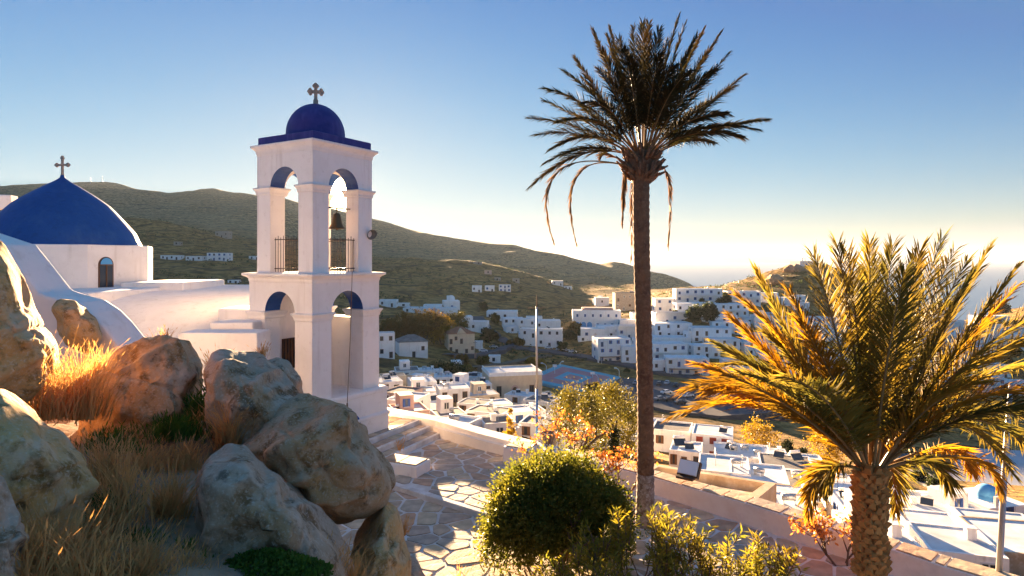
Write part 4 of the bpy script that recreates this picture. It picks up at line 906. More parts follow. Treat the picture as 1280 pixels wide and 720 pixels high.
for k in range(6):
    a = k * 1.05 + rr.uniform(-.3, .3); branches(mb, Vector((.10 * math.cos(a), .1 * math.sin(a), 0)), Vector((math.cos(a) * .55, math.sin(a) * .55, 1)), .75, .045, 2, rr, tips, .5)
mb.build('stems', M['twig'], bush)

# bare planting bed under the shrubs
mb = MB(); rr = random.Random(12); bed = [(.1 + 5.6 * t, 10.6 + .35 * math.sin(t * 7) - 1.2 * t + rr.uniform(-.12, .12)) for t in np.linspace(0, 1, 14)][::-1] + [(.0, 7.0), (5.8, 6.6)]
mb.prism(bed if area(bed) > 0 else bed[::-1], LZ - .2, TZ + .03, top_inset=.1); tag(mb.build('planting_bed', M['soil']), 'strip of bare earth under the oleanders', 'planting bed', kind='structure')
# oleander shrubs at the foot of the picture
def oleander(px, Y, topy, spread, nst, label, seed, mt='oleander'):
    rr = random.Random(seed); b = Vector(((px - CX) / F * Y, Y, TZ + .02)); H = at(px, topy, Y).z - b.z; t = thing('oleander_shrub', label, 'shrub', b, 0, 'oleander shrubs'); mb = MB(); Vv = []; Ff = []; tips = []
    for k in range(nst):
        a = rr.uniform(0, 6.28); ox = rr.uniform(-1, 1) * spread; d = Vector((ox * .55 + math.cos(a) * .18, math.sin(a) * .3, 1)); branches(mb, Vector((ox * .35, rr.uniform(-.15, .15), 0)), d, H * rr.uniform(.30, .42), .02, 2, rr, tips, .28, .25, .85)
    for (q, d) in tips:
        for j in range(30):
            s = rr.uniform(-.42, .06); p = q + d * s; a = rr.uniform(0, 6.28); sdv = d.cross(Vector((math.cos(a), math.sin(a), .3))).normalized(); ld = (d * rr.uniform(.45, 1.1) + sdv).normalized(); ln = rr.uniform(.09, .16); wv = ld.cross(Vector((rr.gauss(0, 1), rr.gauss(0, 1), rr.gauss(0, 1)))).normalized() * .012
            i = len(Vv); Vv += [p, p + ld * ln * .45 + wv, p + ld * ln, p + ld * ln * .45 - wv]; Ff.append((i, i + 1, i + 2, i + 3))
    mb.build('stems', M['twig'], t); link('leaves', np_mesh('leaves', Vv, Ff, M[mt], False), t)
oleander(790, 9.6, 640, .75, 9, 'yellow green oleander shrub before the tall palm', 31)
oleander(850, 9.2, 668, .7, 9, 'oleander shrub beside the taller oleander at the bottom edge', 32)
oleander(735, 9.0, 690, .45, 5, 'small oleander shrub in front of the round bush', 33)
oleander(975, 9.0, 688, .7, 9, 'low oleander shrub at the bottom near the scaly palm', 34)
oleander(915, 8.6, 715, .4, 5, 'lowest oleander shrub between its two larger neighbours', 35)

# thin shrubs with orange dry leaves
def dry_shrub(px, Y, pyb, H, lean, label, seed, depth=3, nst=3, z=None):
    rr = random.Random(seed); b = Vector(((px - CX) / F * Y, Y, z if z is not None else TZ)); t = thing('dry_leaf_shrub', label, 'shrub', b, 0, 'thin shrubs with orange leaves'); mb = MB(); tips = []
    for k in range(nst): branches(mb, Vector((rr.uniform(-.1, .1), rr.uniform(-.1, .1), 0)), Vector((lean + rr.uniform(-.55, .55), rr.uniform(-.4, .4), 1)), H * .36, .022, depth, rr, tips, .5, .18, .72)
    mb.build('stems', M['twig'], t); C = []
    for q, d in tips:
        for j in range(9): C.append([q.x + rr.gauss(0, .055), q.y + rr.gauss(0, .055), q.z + rr.gauss(0, .05)])
    V, Fq = leaf_cloud(np.array(C), .085, np.random.default_rng(seed), None, 1.6); link('leaves', np_mesh('leaves', V, Fq, M['redleaf'], False), t)
dry_shrub(708, 14.6, 640, 2.15, 0, 'branching shrub with orange leaves above the round bush', 41, 3, 4)
dry_shrub(770, 14.0, 640, 1.5, .15, 'low orange-leaved shrub beside the trunk of the tall palm', 42, 3, 3)
dry_shrub(1055, 11.6, 690, 1.25, 0, 'orange-leaved shrub behind the parapet beside the scaly trunk', 43, 3, 4, TZ - .2)
dry_shrub(1235, 8.6, 760, 1.35, .2, 'bare twiggy shrub with few orange leaves in the bottom corner', 44, 2, 3, TZ - .2)

# grass on the knoll
def blades(tufts, rng, name, mt, label, cat, width=.006):
    V = []; Fq = []
    for (px, py, Y, H, n, sp, lean) in tufts:
        b = at(px, py, Y)
        for _ in range(int(n * 1.7)):
            a = rng.uniform(0, 6.283); r = abs(rng.normal()) * sp * .42; p = np.array([b.x + r * math.cos(a), b.y + r * math.sin(a) * .6, b.z + rng.uniform(-.05, .02)])
            h = H * rng.uniform(.45, 1.12); d = np.array([math.cos(a) * .28 * r / max(sp, .01) + lean * .35 + rng.normal() * .16, math.sin(a) * .2 + rng.normal() * .14, 1.0]); d /= np.linalg.norm(d)
            bend = np.array([lean * .25 + rng.normal() * .22, rng.normal() * .2, -rng.uniform(.05, .38)])
            wv = np.array([math.cos(a + 1.3), math.sin(a + 1.3), 0]) * width * rng.uniform(.6, 1.3); i = len(V)
            for k in range(4):
                t = k / 3; q = p + d * h * t + bend * h * t * t; w = wv * (1 - .8 * t); V += [q - w, q + w]
            for k in range(3): Fq.append((i + 2 * k, i + 2 * k + 1, i + 2 * k + 3, i + 2 * k + 2))
            if rng.uniform() < .45:     # seed head
                j = len(V); hd = d + bend * 1.4; hd /= np.linalg.norm(hd); ww = wv * 1.0; e = q; V += [e, e + hd * .02 + ww, e + hd * .075, e + hd * .02 - ww]; Fq.append((j, j + 1, j + 2, j + 3))
    return tag(link(name, np_mesh(name, V, Fq, mt, True)), label, cat, kind='stuff')
rng = np.random.default_rng(11)
T_ = [(180,735,4.3,.34,260,.4,0),(230,730,4.6,.3,160,.3,0),(120,690,4.8,.45,200,.35,.1),(60,520,6.6,.78,260,.42,.1),(100,520,6.9,.80,260,.40,.25),(30,500,6.4,.7,120,.35,.1),(60,735,3.9,.52,330,.36,-.15),(110,745,4.1,.46,300,.36,.0),(20,745,3.6,.45,160,.22,-.2),(165,735,4.5,.42,220,.32,.1),
      (150,650,5.2,.72,150,.42,.0),(212,655,5.6,.55,260,.26,.05),(200,700,5.3,.4,160,.3,.1),(286,560,7.2,.62,190,.20,.1),(130,600,6.0,.55,160,.5,.1),(268,470,8.2,.36,120,.12,.05),(328,446,8.6,.20,50,.08,0),(205,424,8.6,.18,40,.2,.1),
      (230,585,6.8,.35,200,.4,.1),(60,640,5.0,.40,110,.3,.15),(410,730,5.6,.42,90,.2,0),(440,735,5.8,.45,70,.18,.05),(320,735,5.0,.3,60,.2,.0),(575,735,8.0,.3,40,.2,0),(500,560,8.6,.15,20,.08,0),(505,665,8.0,.18,50,.10,.1),(180,590,7.0,.42,180,.45,.15),(245,540,7.8,.35,140,.3,.0),(15,590,5.2,.4,70,.3,.2),(120,470,8.4,.5,90,.3,.3)]
blades(T_, rng, 'dry_grass', M['grass_dry'], 'tall dry orange grass between the boulders', 'grass')
G_ = [(220,545,7.4,.26,420,.5,.1),(245,520,7.9,.3,320,.3,.05),(270,500,8.2,.35,220,.2,0),(140,560,6.8,.22,260,.5,.1),(125,640,5.3,.16,300,.3,0),(170,690,5.0,.14,260,.3,0),(280,590,6.9,.18,120,.2,0),(240,700,5.0,.12,260,.35,0)]
blades(G_, rng, 'green_grass', M['grass_green'], 'dark green grass in the shade of the boulders', 'grass', .008)
C = []
for (px, py, Y, rx, h, n) in [(330,708,4.8,.42,.16,4200),(370,708,4.9,.28,.12,2000),(285,728,4.8,.3,.1,1400),(125,628,5.2,.22,.10,900),(235,725,4.7,.3,.08,1000)]:
    b = at(px, py, Y); r = rng.uniform(size=n) ** .5; a = rng.uniform(0, 6.283, n); C.append(np.stack([b.x + rx * r * np.cos(a), b.y + rx * .7 * r * np.sin(a), b.z - .06 + h * (1 - r * r) * rng.uniform(.4, 1, n)], 1))
C = np.concatenate(C); V, Fq = leaf_cloud(C, .032, rng, np.tile([0, -.2, 1.0], (len(C), 1)), 1.4)
tag(link('ground_cover', np_mesh('ground_cover', V, Fq, M['grass_green'], False)), 'bright green clover mats at the foot of the grey boulder', 'ground cover', kind='stuff')

# trees of the valley
def tree(px, pyb, w, h, mt, label, seed, Y=None, name='tree', per=70, ncl=60, trunk=.25, cat='tree', group='trees of the valley', leaf=None, shell=.35, lobes=1):
    rng = np.random.default_rng(seed); b = on_ground(px, pyb) if Y is None else Vector(((px - CX) / F * Y, Y, ground_z((px - CX) / F * Y, Y)))
    sc_ = b.y / F; W = w * sc_ / 2; top = at(px, pyb - h, b.y).z - b.z; t = thing(name, label, cat, b, 0, group); rr = random.Random(seed)
    tr = top * trunk; mb = MB(); tips = []
    branches(mb, Vector((0, 0, -.3)), Vector((rr.uniform(-.1, .1), rr.uniform(-.1, .1), 1)), tr + .6, max(.08, top * .03), 2, rr, tips, .5, .2, .8); mb.build('trunk', M['bark'], t)
    cz = tr + (top - tr) * .48; C, NR = crown_points((b.x * .1, b.y * .1, 0), W * .92, W * .85, (top - tr) * .50, ncl, per, W * .16 / max(1, lobes * .6), rng, shell, -.85); C[:, 2] += cz
    V, Fq = leaf_cloud(C, leaf or max(.16, 2.3 * sc_), rng, NR, 1.5); link('crown', np_mesh('crown', V, Fq, M[mt], False), t)
    return t
tree(722, 600, 72, 118, 'tree_olive', 'big olive green tree in front of the sports court', 61, 74, ncl=130)
tree(768, 600, 74, 122, 'tree_olive', 'big yellowish tree beside the tall palm trunk, right of its twin', 62, 80, ncl=130)
tree(769, 600, 15, 82, 'tree_dark', 'slim dark cypress below the big yellowish tree', 63, 62, ncl=60, trunk=.05, per=60)
for i, (px, pyb, w, h, mt, lb_) in enumerate([(488,425,26,25,'tree_orange','small orange-lit tree nearest the bell tower'),(508,428,34,36,'tree_orange','orange-lit tree left of the tallest in the grove'),(532,430,42,42,'tree_orange','tallest orange-lit tree of the grove above the grey roof'),
    (552,432,34,36,'tree_gold','golden topped tree of the grove beside the tiled mansion'),(568,424,36,32,'tree_olive','olive tree between the chapel and the tiled mansion'),(583,412,14,12,'tree_orange','small orange-lit bush right of the chapel'),(498,440,16,14,'tree_dark','dark shrub under the orange-lit grove')]):
    tree(px, pyb, w, h, mt, lb_, 70 + i, ncl=55, trunk=.12)
for i, (px, pyb, w, h, mt, lb_) in enumerate([(548,470,26,16,'tree_dark','dark shrub on the slope under the tiled mansion'),(566,474,30,20,'tree_dark','dark round shrub on the slope, middle of three'),(582,476,24,18,'tree_olive','lighter shrub with yellow top, last of three on the slope'),(578,458,16,14,'tree_orange','rusty shrub beside the footpath'),
    (664,458,12,10,'tree_gold','golden bush at the corner of the court'),(676,459,10,8,'tree_gold','smaller golden bush beside the court'),(868,402,18,20,'tree_dark','dark pine between the hotel terraces'),(886,405,20,26,'tree_dark','taller dark pine between the hotel terraces'),(844,400,10,10,'tree_dark','round dark bush at the terrace of blue panels'),
    (949,570,44,46,'tree_gold','large golden bush behind the red-windowed house'),(1030,582,46,44,'tree_gold','golden bush half hidden by the low palm'),(985,578,30,26,'tree_dark','dark thicket between the two golden bushes'),(1005,584,24,22,'tree_dark','dark low shrub beside the thicket'),
    (1150,604,22,14,'tree_dark','dark shrub inside the bend of the curved road'),(1172,614,24,16,'tree_dark','second dark shrub along the curved road'),(1196,626,22,14,'tree_dark','third dark shrub along the curved road'),(1140,590,16,14,'tree_orange','rusty shrub inside the bend of the curved road'),
    (875,560,16,12,'tree_gold','small yellow bush behind the roof terrace'),(1250,392,22,12,'tree_dark','dark shrubs on the knoll by the sea'),(684,428,8,8,'tree_dark','dark shrub above the car park road'),(730,420,14,8,'tree_dark','dark shrub in front of the blue arches'),(712,424,12,9,'tree_dark','dark shrub left of the blue arches')]):
    tree(px, pyb, w, h, mt, lb_, 90 + i, ncl=40, trunk=.08)
tree(637, 536, 22, 26, 'tree_gold', 'rusty bush behind the parapet near the pole', 140, 42, ncl=45, trunk=.1)

# ------------------------------------------------------------------ the town
def window_mesh(name, fm, gm):
    "unit window: frame round a set-back pane, x and z from -.5 to .5, front at y < 0"
    mb = MB(); t = .12
    for (x0, x1, z0, z1) in ((-.5, -.5 + t, -.5, .5), (.5 - t, .5, -.5, .5), (-.5 + t, .5 - t, -.5, -.5 + t * .8), (-.5 + t, .5 - t, .5 - t * .8, .5), (-.04, .04, -.5 + t * .8, .5 - t * .8)): mb.box(x0, x1, -.08, .05, z0, z1, 0)
    mb.box(-.5 + t, .5 - t, -.03, .05, -.5 + t * .8, .5 - t * .8, 1); return mb.mesh(name, [fm, gm])
M['blue_glass'] = mat('bluish_window_glass', (.05, .08, .14), .2, spec=.5)
M['red_door'] = mat('red_joinery', (.30, .05, .03), .6)
M['white_frame'] = mat('white_joinery', (.7, .7, .7), .6)
WIN = {'b': window_mesh('window', M['blue_door'], M['blue_glass']), 'd': window_mesh('window', M['brown_door'], M['glass']), 'g': window_mesh('window', M['white_frame'], M['glass']), 'r': window_mesh('window', M['red_door'], M['red_door'])}
DOOR = {k: m for k, m in WIN.items()}
def shuttered(name, fm, gm):
    "unit window with its two leaves folded back on the wall"
    mb = MB(); t = .08
    for (x0, x1, z0, z1) in ((-.3, -.3 + t, -.5, .5), (.3 - t, .3, -.5, .5), (-.3 + t, .3 - t, -.5, -.5 + t), (-.3 + t, .3 - t, .5 - t, .5)): mb.box(x0, x1, -.06, .05, z0, z1, 0)
    mb.box(-.3 + t, .3 - t, -.02, .05, -.5 + t, .5 - t, 1); mb.box(-.62, -.31, -.10, -.03, -.5, .5, 0); mb.box(.31, .62, -.10, -.03, -.5, .5, 0); mb.box(-.4, .4, -.14, .05, -.58, -.51, 2); return mb.mesh(name, [fm, gm, M['white_frame']])
WIN['b'] = shuttered('window', M['blue_door'], M['blue_glass']); WIN['s'] = shuttered('window', M['brown_door'], M['glass'])
chim = MB(); chim.box(-.35, .35, -.35, .35, 0, .9); chim.box(-.42, .42, -.42, .42, .9, 1.02); CHIM = chim.mesh('chimney', M['white_far'])
tank = MB(); tank.tube([(-.7, 0, .75), (.7, 0, .75)], .36, 10); tank.box(-.6, -.5, -.3, .3, 0, .5); tank.box(.5, .6, -.3, .3, 0, .5); TANK = tank.mesh('water_tank', M['steel'])
sol = MB(); sol.add([(-.9, -.5, .15), (.9, -.5, .15), (.9, .5, 1.0), (-.9, .5, 1.0), (-.9, -.42, .08), (.9, -.42, .08), (.9, .58, .93), (-.9, .58, .93)], [(0, 1, 2, 3), (7, 6, 5, 4), (0, 4, 5, 1), (2, 6, 7, 3), (1, 5, 6, 2), (3, 7, 4, 0)], 1); sol.tube([(-.8, .6, 1.15), (.8, .6, 1.15)], .26, 10); sol.box(-.7, -.62, .5, .58, 0, 1.0); sol.box(.62, .7, .5, .58, 0, 1.0); SOLAR = sol.mesh('solar_heater', [M['white_far'], M['glass']])
aer = MB(); aer.tube([(0, 0, 0), (0, 0, 2.6)], .04, 5); [aer.tube([(-.5 + .1 * k, 0, 2.5 - .25 * k), (.5 - .1 * k, 0, 2.5 - .25 * k)], .025, 4) for k in range(4)]; AERIAL = aer.mesh('aerial', M['steel'])
HN = [0]; HN_R = random.Random(19)
def house(px, pyb, w, h, st=1, cols=2, yaw=0.0, depth=None, wall='white_far', roof='w', win='d', label=None, group='houses of the town', Y=None, side=1, extra='', name='house'):
    HN[0] += 1; r = random.Random(HN[0] * 7 + 1)
    b = on_ground(px, pyb) if Y is None else at(px, pyb, Y)
    s = b.y / F; ya = math.radians(yaw); W = w * s / max(.5, math.cos(ya)); H = h * s; D = depth or max(4.5, min(11, W * .75))
    t = thing(name, label or 'x', 'house', b, ya, group); hw = W / 2; p = .22; rz = H - HN_R.choice((.12, .2, .35)) if H > 2 else H - .1
    mb = MB(); z0 = -5.0
    mb.add([(-hw, 0, z0), (hw, 0, z0), (hw, D, z0), (-hw, D, z0), (-hw, 0, H), (hw, 0, H), (hw, D, H), (-hw, D, H), (-hw + p, p, H), (hw - p, p, H), (hw - p, D - p, H), (-hw + p, D - p, H), (-hw + p, p, rz), (hw - p, p, rz), (hw - p, D - p, rz), (-hw + p, D - p, rz)],
           [(0, 1, 5, 4), (1, 2, 6, 5), (2, 3, 7, 6), (3, 0, 4, 7), (4, 5, 9, 8), (5, 6, 10, 9), (6, 7, 11, 10), (7, 4, 8, 11), (8, 9, 13, 12), (9, 10, 14, 13), (10, 11, 15, 14), (11, 8, 12, 15)])
    mb.build('wall', M[wall], t)
    mb = MB()
    if 'G' in extra:      # tiled hip roof
        o = .35; q = min(hw, D / 2) * .95; rh = q * .55
        mb.add([(-hw - o, -o, H), (hw + o, -o, H), (hw + o, D + o, H), (-hw - o, D + o, H), (-hw + q, D / 2, H + rh), (hw - q, D / 2, H + rh), (-hw - o, -o, H - .15), (hw + o, -o, H - .15), (hw + o, D + o, H - .15), (-hw - o, D + o, H - .15)], [(0, 1, 5, 4), (1, 2, 5), (2, 3, 4, 5), (3, 0, 4), (6, 7, 1, 0), (7, 8, 2, 1), (8, 9, 3, 2), (9, 6, 0, 3), (9, 8, 7, 6)])
    else: mb.box(-hw + p + .01, hw - p - .01, p + .01, D - p - .01, rz - .1, rz + .03)
    mb.build('roof', M[{'w': 'roofw', 'd': 'roofd', 't': 'rooft'}[roof]], t)
    sh = H / st
    for k in range(st):
        for c in range(cols):
            if r.random() < .08 and cols > 2: continue
            x = -hw + W * (c + .5) / cols + r.uniform(-.08, .08) * W / cols; door = (k == 0 and c % 2 == 1) or (k > 0 and r.random() < .35 and cols > 1); ww, hh = (min(1.25, W / cols * .55), min(2.3, sh * .72)) if door else (min(1.25, W / cols * .52), min(1.65, sh * .5))
            zc = k * sh + (hh / 2 + .08 if door else sh * .56); link('door' if door and k == 0 else 'window', (DOOR if door else WIN)[win if r.random() < .8 else ('s' if not door and r.random() < .6 else 'd')], t, (x, 0, zc), None, (ww, 1, hh))
        for c in range(side):
            y = D * (c + .5) / side; hh = min(1.2, sh * .42); xs = hw if px < 760 else -hw
            link('window', WIN[win], t, (xs, y, k * sh + sh * .56), (0, 0, math.pi / 2 if xs > 0 else -math.pi / 2), (1.15, 1, hh * 1.2))
    if 'c' in extra: link('chimney', CHIM, t, (hw * .5, D * .6, rz))
    if 't' in extra: link('water_tank', TANK, t, (-hw * .3, D * .55, rz))
    if depth and H > 2.2:
        for _ in range(r.choice((1, 2, 2, 3))):
            k_ = r.choice(('chimney', 'water_tank', 'solar_heater', 'aerial')); link(k_, {'chimney': CHIM, 'water_tank': TANK, 'solar_heater': SOLAR, 'aerial': AERIAL}[k_], t, (r.uniform(-.6, .6) * hw, r.uniform(.3, .8) * D, rz), (0, 0, r.uniform(-.6, .6)), (r.uniform(.7, 1.1),) * 3)
    if 'B' in extra:      # balcony slab with parapet in front of the upper floor
        mb = MB(); mb.box(-hw * .95, hw * .95, -1.3, -.01, sh - .12, sh); mb.box(-hw * .95, hw * .95, -1.3, -1.18, sh, sh + .8); mb.build('balcony', M[wall], t)
    if 'A' in extra:      # awning or pergola at the foot
        mb = MB(); mb.box(-hw * .9, hw * .6, -2.2, -.01, sh * .8, sh * .8 + .12); mb.build('awning', M['wood' if r.random() < .5 else 'lightblue'], t)
        for x in (-hw * .85, hw * .5): m2 = MB(); m2.box(x - .06, x + .06, -2.15, -2.03, z0 + 3, sh * .8); m2.build('post', M['white_far'], t)
    if 'U' in extra:      # set-back upper room
        m2 = MB(); m2.box(-hw * .6, hw * .25, D * .35, D * .9, rz - .05, rz + 2.5); u = m2.build('upper_room', M[wall], t); link('window', WIN[win], u, (-hw * .2, D * .35, rz + 1.3), None, (1.0, 1, 1.3))
    if 'S' in extra:      # outside stair
        m2 = MB()
        for k in range(8): m2.box(hw * .15 + k * .32, hw * .15 + (k + 1) * .32, -1.0, -.01, -2.0, .32 * (k + 1))
        m2.build('outside_stair', M[wall], t)
    return t, W, H, D
ORD = ['first','second','third','fourth','fifth','sixth','seventh','eighth','ninth','tenth','eleventh','twelfth','thirteenth','fourteenth','fifteenth','sixteenth','seventeenth','eighteenth','nineteenth','twentieth','twenty-first','twenty-second','twenty-third','twenty-fourth','twenty-fifth','twenty-sixth','twenty-seventh','twenty-eighth','twenty-ninth','thirtieth']
STW = {1: 'one-storey', 2: 'two-storey', 3: 'three-storey'}
def cluster(phrase, group, rows):
    rows = sorted(rows, key=lambda q: q[0])
    for i, q in enumerate(rows):
        px, pyb, w, h, st, cols = q[:6]; kw = dict(q[6]) if len(q) > 6 else {}
        c = {'white_far': 'white', 'cream': 'cream', 'pink': 'pinkish', 'stonewall': 'stone', 'tan': 'tan'}[kw.get('wall', 'white_far')]
        house(px, pyb, w, h, st, cols, label=f'{c} {STW[st]} house, {ORD[i]} from left {phrase}', group=group, **kw)
d = dict
cluster('of those scattered on the far hillside', 'houses on the far hillside', [(212,325,22,6,1,4,d(yaw=5)),(242,326,20,6,1,3,d()),(271,326,25,10,2,4,d(win='b')),(318,325,14,5,1,2,d()),(277,297,16,8,1,3,d(wall='stonewall')),(263,353,12,4,1,2,d()),(291,355,13,5,1,2,d()),(270,372,30,4,1,4,d(roof='d')),
    (221,307,8,5,1,1,d(wall='stonewall'))])
cluster('along the lane below the mid hill', 'houses on the mid hill', [(596,366,12,9,1,2,d()),(612,365,12,8,1,2,d(win='b')),(631,365,15,9,2,3,d(win='b')),(697,357,14,6,1,2,d()),(710,362,10,4,1,2,d()),(594,330,16,3,1,2,d(wall='stonewall')),(610,343,9,5,1,1,d(wall='pink')),(622,352,8,5,1,1,d(wall='stonewall')),(645,354,9,6,1,1,d(wall='stonewall'))])
cluster('around the orange-lit grove', 'houses around the rusty grove', [(484,384,22,9,1,2,d()),(504,384,14,5,1,1,d()),(520,392,34,7,1,3,d(yaw=-10)),(540,390,22,9,1,2,d()),(559,399,26,14,1,2,d(yaw=12,win='b')),(576,410,30,14,1,2,d(yaw=10)),(597,416,24,14,1,2,d(yaw=-6)),(598,438,10,11,1,0,d()),
    (483,448,20,32,2,2,d(yaw=15)),(618,455,15,10,1,1,d(roof='w'))])
cluster('beside the road left of the mast', 'houses beside the road', [(627,402,38,13,1,4,d(yaw=-4,extra='t')),(642,413,26,15,2,3,d(yaw=6)),(659,415,26,16,2,2,d(extra='B')),(685,413,32,12,1,3,d(extra='c')),(656,424,16,9,1,2,d(extra='A')),(676,434,52,23,2,5,d(yaw=-8,depth=8)),(640,418,14,10,1,1,d(yaw=20)),(668,405,20,9,1,2,d())])
cluster('of the block between mast and tall trunk', 'houses left of the tall trunk', [(788,413,26,13,1,3,d(win='b')),(741,426,30,15,1,2,d(yaw=-6,win='b')),(764,422,34,14,1,3,d()),(787,424,30,16,1,3,d(win='b',extra='B')),(768,454,42,31,3,4,d(win='b',yaw=8,extra='A')),(790,455,26,22,2,2,d(win='d')),(785,440,24,12,1,2,d(win='b')),(753,383,17,11,1,1,d()),(812,418,26,14,2,2,d()),(806,446,26,22,2,3,d(win='b')),(728,428,10,7,1,1,d()),(800,402,20,11,1,2,d(win='b'))])
cluster('stepping up the slope right of the tall trunk', 'houses right of the tall trunk', [(831,391,24,18,2,2,d(win='b')),(843,405,48,14,1,5,d(win='b',extra='B')),(842,422,48,18,2,4,d(win='d',yaw=5)),(841,436,46,14,1,4,d(win='b')),(838,452,44,22,2,4,d(win='b',extra='B',yaw=4)),(860,470,52,22,2,5,d(win='b',yaw=-6,extra='A')),(890,430,48,20,2,4,d(win='d',yaw=-4)),(914,420,48,18,2,4,d(win='d',extra='B')),(900,408,44,14,1,4,d(win='b')),(928,473,44,22,1,3,d(yaw=-5,depth=9)),(905,442,40,18,2,3,d()),(884,448,34,16,2,3,d(yaw=6)),(868,428,18,14,1,1,d(yaw=8)),(826,466,20,16,1,2,d(yaw=8))])
cluster('in the hotel rows under the lit saddle', 'hotel rows', [(874,378,58,17,2,6,d(win='b',extra='B',depth=8)),(930,381,42,17,2,5,d(win='b',extra='B',depth=8)),(868,392,44,13,1,5,d()),(913,396,46,16,2,5,d(extra='B')),(961,380,24,14,1,2,d()),(980,384,34,12,1,3,d(win='b')),(1002,390,20,12,1,2,d()),(966,402,30,10,1,3,d(wall='stonewall')),(944,408,26,11,1,2,d()),(1000,378,14,9,1,1,d())])
R2 = random.Random(77); rows = []
for (pyb, x0, x1, stp_) in ((414,952,1240,34),(430,962,1275,36),(447,945,1275,38),(466,968,1290,40),(487,985,1290,44)):
    x = x0
    while x < x1: rows.append((x + R2.uniform(-5, 5), pyb + R2.uniform(-3, 3) + max(0, x - 1120) * .05, R2.uniform(.62, .92) * stp_, R2.uniform(12, 20), R2.choice((1, 2)), R2.choice((2, 3, 4)), d(yaw=R2.uniform(-14, 14), win=R2.choice('bdd'), extra=R2.choice(['', 'B', 'c', 't', 'U', ''])))); x += stp_ * R2.uniform(.9, 1.25)
rows = sorted(rows, key=lambda q: (round(q[1] / 18), q[0]))
by = {}
for q in rows: by.setdefault(round((q[1] - max(0, q[0] - 1120) * .05) / 17), []).append(q)
for i, k in enumerate(sorted(by)): cluster(f'in row {["one","two","three","four","five","six"][i]} seen through the palm', 'houses seen through the low palm', by[k])
cluster('on the shore knoll', 'houses on the shore knoll', [(1242,404,40,9,1,4,d(win='b')),(1226,430,42,14,1,5,d(win='b',depth=7)),(1262,436,34,14,1,3,d(win='b')),(1286,425,26,14,1,2,d())])
# houses close below the parapet
rows = []
for (pyb, x0, x1, stp_) in ((474,506,600,34),(484,492,600,33),(495,490,606,36),(506,492,700,38),(519,500,700,42),(534,520,670,48),(552,560,690,54)):
    x = x0
    while x < x1:
        hh = {474: 13, 484: 14, 495: 15, 506: 16, 519: 18, 534: 20, 552: 24}[pyb]
        rows.append((x + R2.uniform(-4, 4), pyb + R2.uniform(-2, 2), stp_ * R2.uniform(.7, 1.0), hh * R2.uniform(.75, 1.15), 1, R2.choice((1, 2, 2, 3)), d(yaw=R2.choice((-24, -18, 14, 18, 22)), roof=R2.choice('wwwd'), win=R2.choice('dbg'), wall=R2.choice(('white_far',) * 6 + ('cream', 'pink')), extra=R2.choice(['', '', 'c', 't', 'U', 'S']), depth=R2.uniform(5, 8)))); x += stp_ * R2.uniform(.85, 1.15)
by = {}
for q in rows: by.setdefault(min((474, 484, 495, 506, 519, 534, 552), key=lambda v: abs(v - q[1])), []).append(q)
for i, k in enumerate(sorted(by)): cluster(f'in {["far","sixth","fifth","fourth","third","second","near"][i]} row below the parapet', 'houses below the parapet', by[k])
cluster('on the slope behind the tall palm foot', 'houses behind the tall palm foot', [(838,566,44,28,1,2,d(yaw=-20,roof='d',depth=8)),(868,560,34,24,1,2,d(yaw=-18)),(890,576,46,32,2,3,d(yaw=-20,win='r',depth=8)),(856,590,36,26,1,3,d(yaw=-20,depth=6)),(930,592,66,20,1,2,d(yaw=-16,depth=9,extra='t')),(968,588,30,20,1,1,d(yaw=-16,extra='c')),(985,606,60,20,1,3,d(yaw=-18,roof='d',depth=8)),(1010,598,36,22,1,2,d(yaw=-15)),(905,612,60,22,1,2,d(yaw=-18,depth=8)),(950,626,66,24,1,2,d(yaw=-18,roof='w',depth=8)),(820,548,30,20,1,2,d(yaw=-20)),(780,566,34,22,1,2,d(yaw=-20)),(745,560,40,22,1,2,d(yaw=20)),(700,556,40,22,1,2,d(yaw=18))])
rows = []
for (pyb, x0, x1, stp_, hh) in ((628,1010,1080,52,17),(646,1000,1250,62,20),(668,1010,1300,70,24),(694,1090,1320,84,27),(726,1120,1330,96,32)):
    x = x0
    while x < x1: rows.append((x + R2.uniform(-6, 6), pyb + R2.uniform(-3, 3), stp_ * R2.uniform(.72, .98), hh * R2.uniform(.75, 1.1), 1, R2.choice((1, 2, 2)), d(yaw=R2.choice((-22, -16, -12, 14)), roof=R2.choice('wwwd'), win=R2.choice('dbg'), wall=R2.choice(('white_far',) * 5 + ('tan',)), extra=R2.choice(['', 'c', 't', 'U', 'S', 't']), depth=R2.uniform(5.5, 8)))); x += stp_ * R2.uniform(.95, 1.2)
by = {}
for q in rows: by.setdefault(min((628, 646, 668, 694, 726), key=lambda v: abs(v - q[1])), []).append(q)
for i, k in enumerate(sorted(by)): cluster(f'in {["top","second","third","fourth","lowest"][i]} row under the low palm', 'houses under the low palm', by[k])

# hotel with blue arches
t, W, H, D = house(746, 413, 60, 25, 2, 0, -3, 9, win='b', label='white two-storey hotel with a row of light blue arches', group='large buildings', name='hotel')
for k in range(6): link('window', WIN['b'], t, (-W / 2 + W * (k + .6) / 6.2, 0, H * .74), None, (.9, 1, 1.6))
for k in range(3):
    mb = arched_plate(W * .105, H * .36, .12, -.02); mb.build('blue_arch', M['lightblue'], t, (-W / 2 + W * (.10 + .125 * k), 0, H * .06))
for k in range(3): link('door', WIN['b'], t, (-W / 2 + W * (.52 + .15 * k), 0, H * .26), None, (1.1, 1, 2.0))
mb = MB(); mb.box(-W * .3, W * .35, D * .4, D * .9, H - .4, H + 1.4); mb.build('roof_room', M['pink'], t)
# stone block of flats
house(787, 388, 36, 22, 2, 5, 4, 9, 'stonewall', 'd', 'g', 'grey stone two-storey block beside the tall palm trunk', 'large buildings')
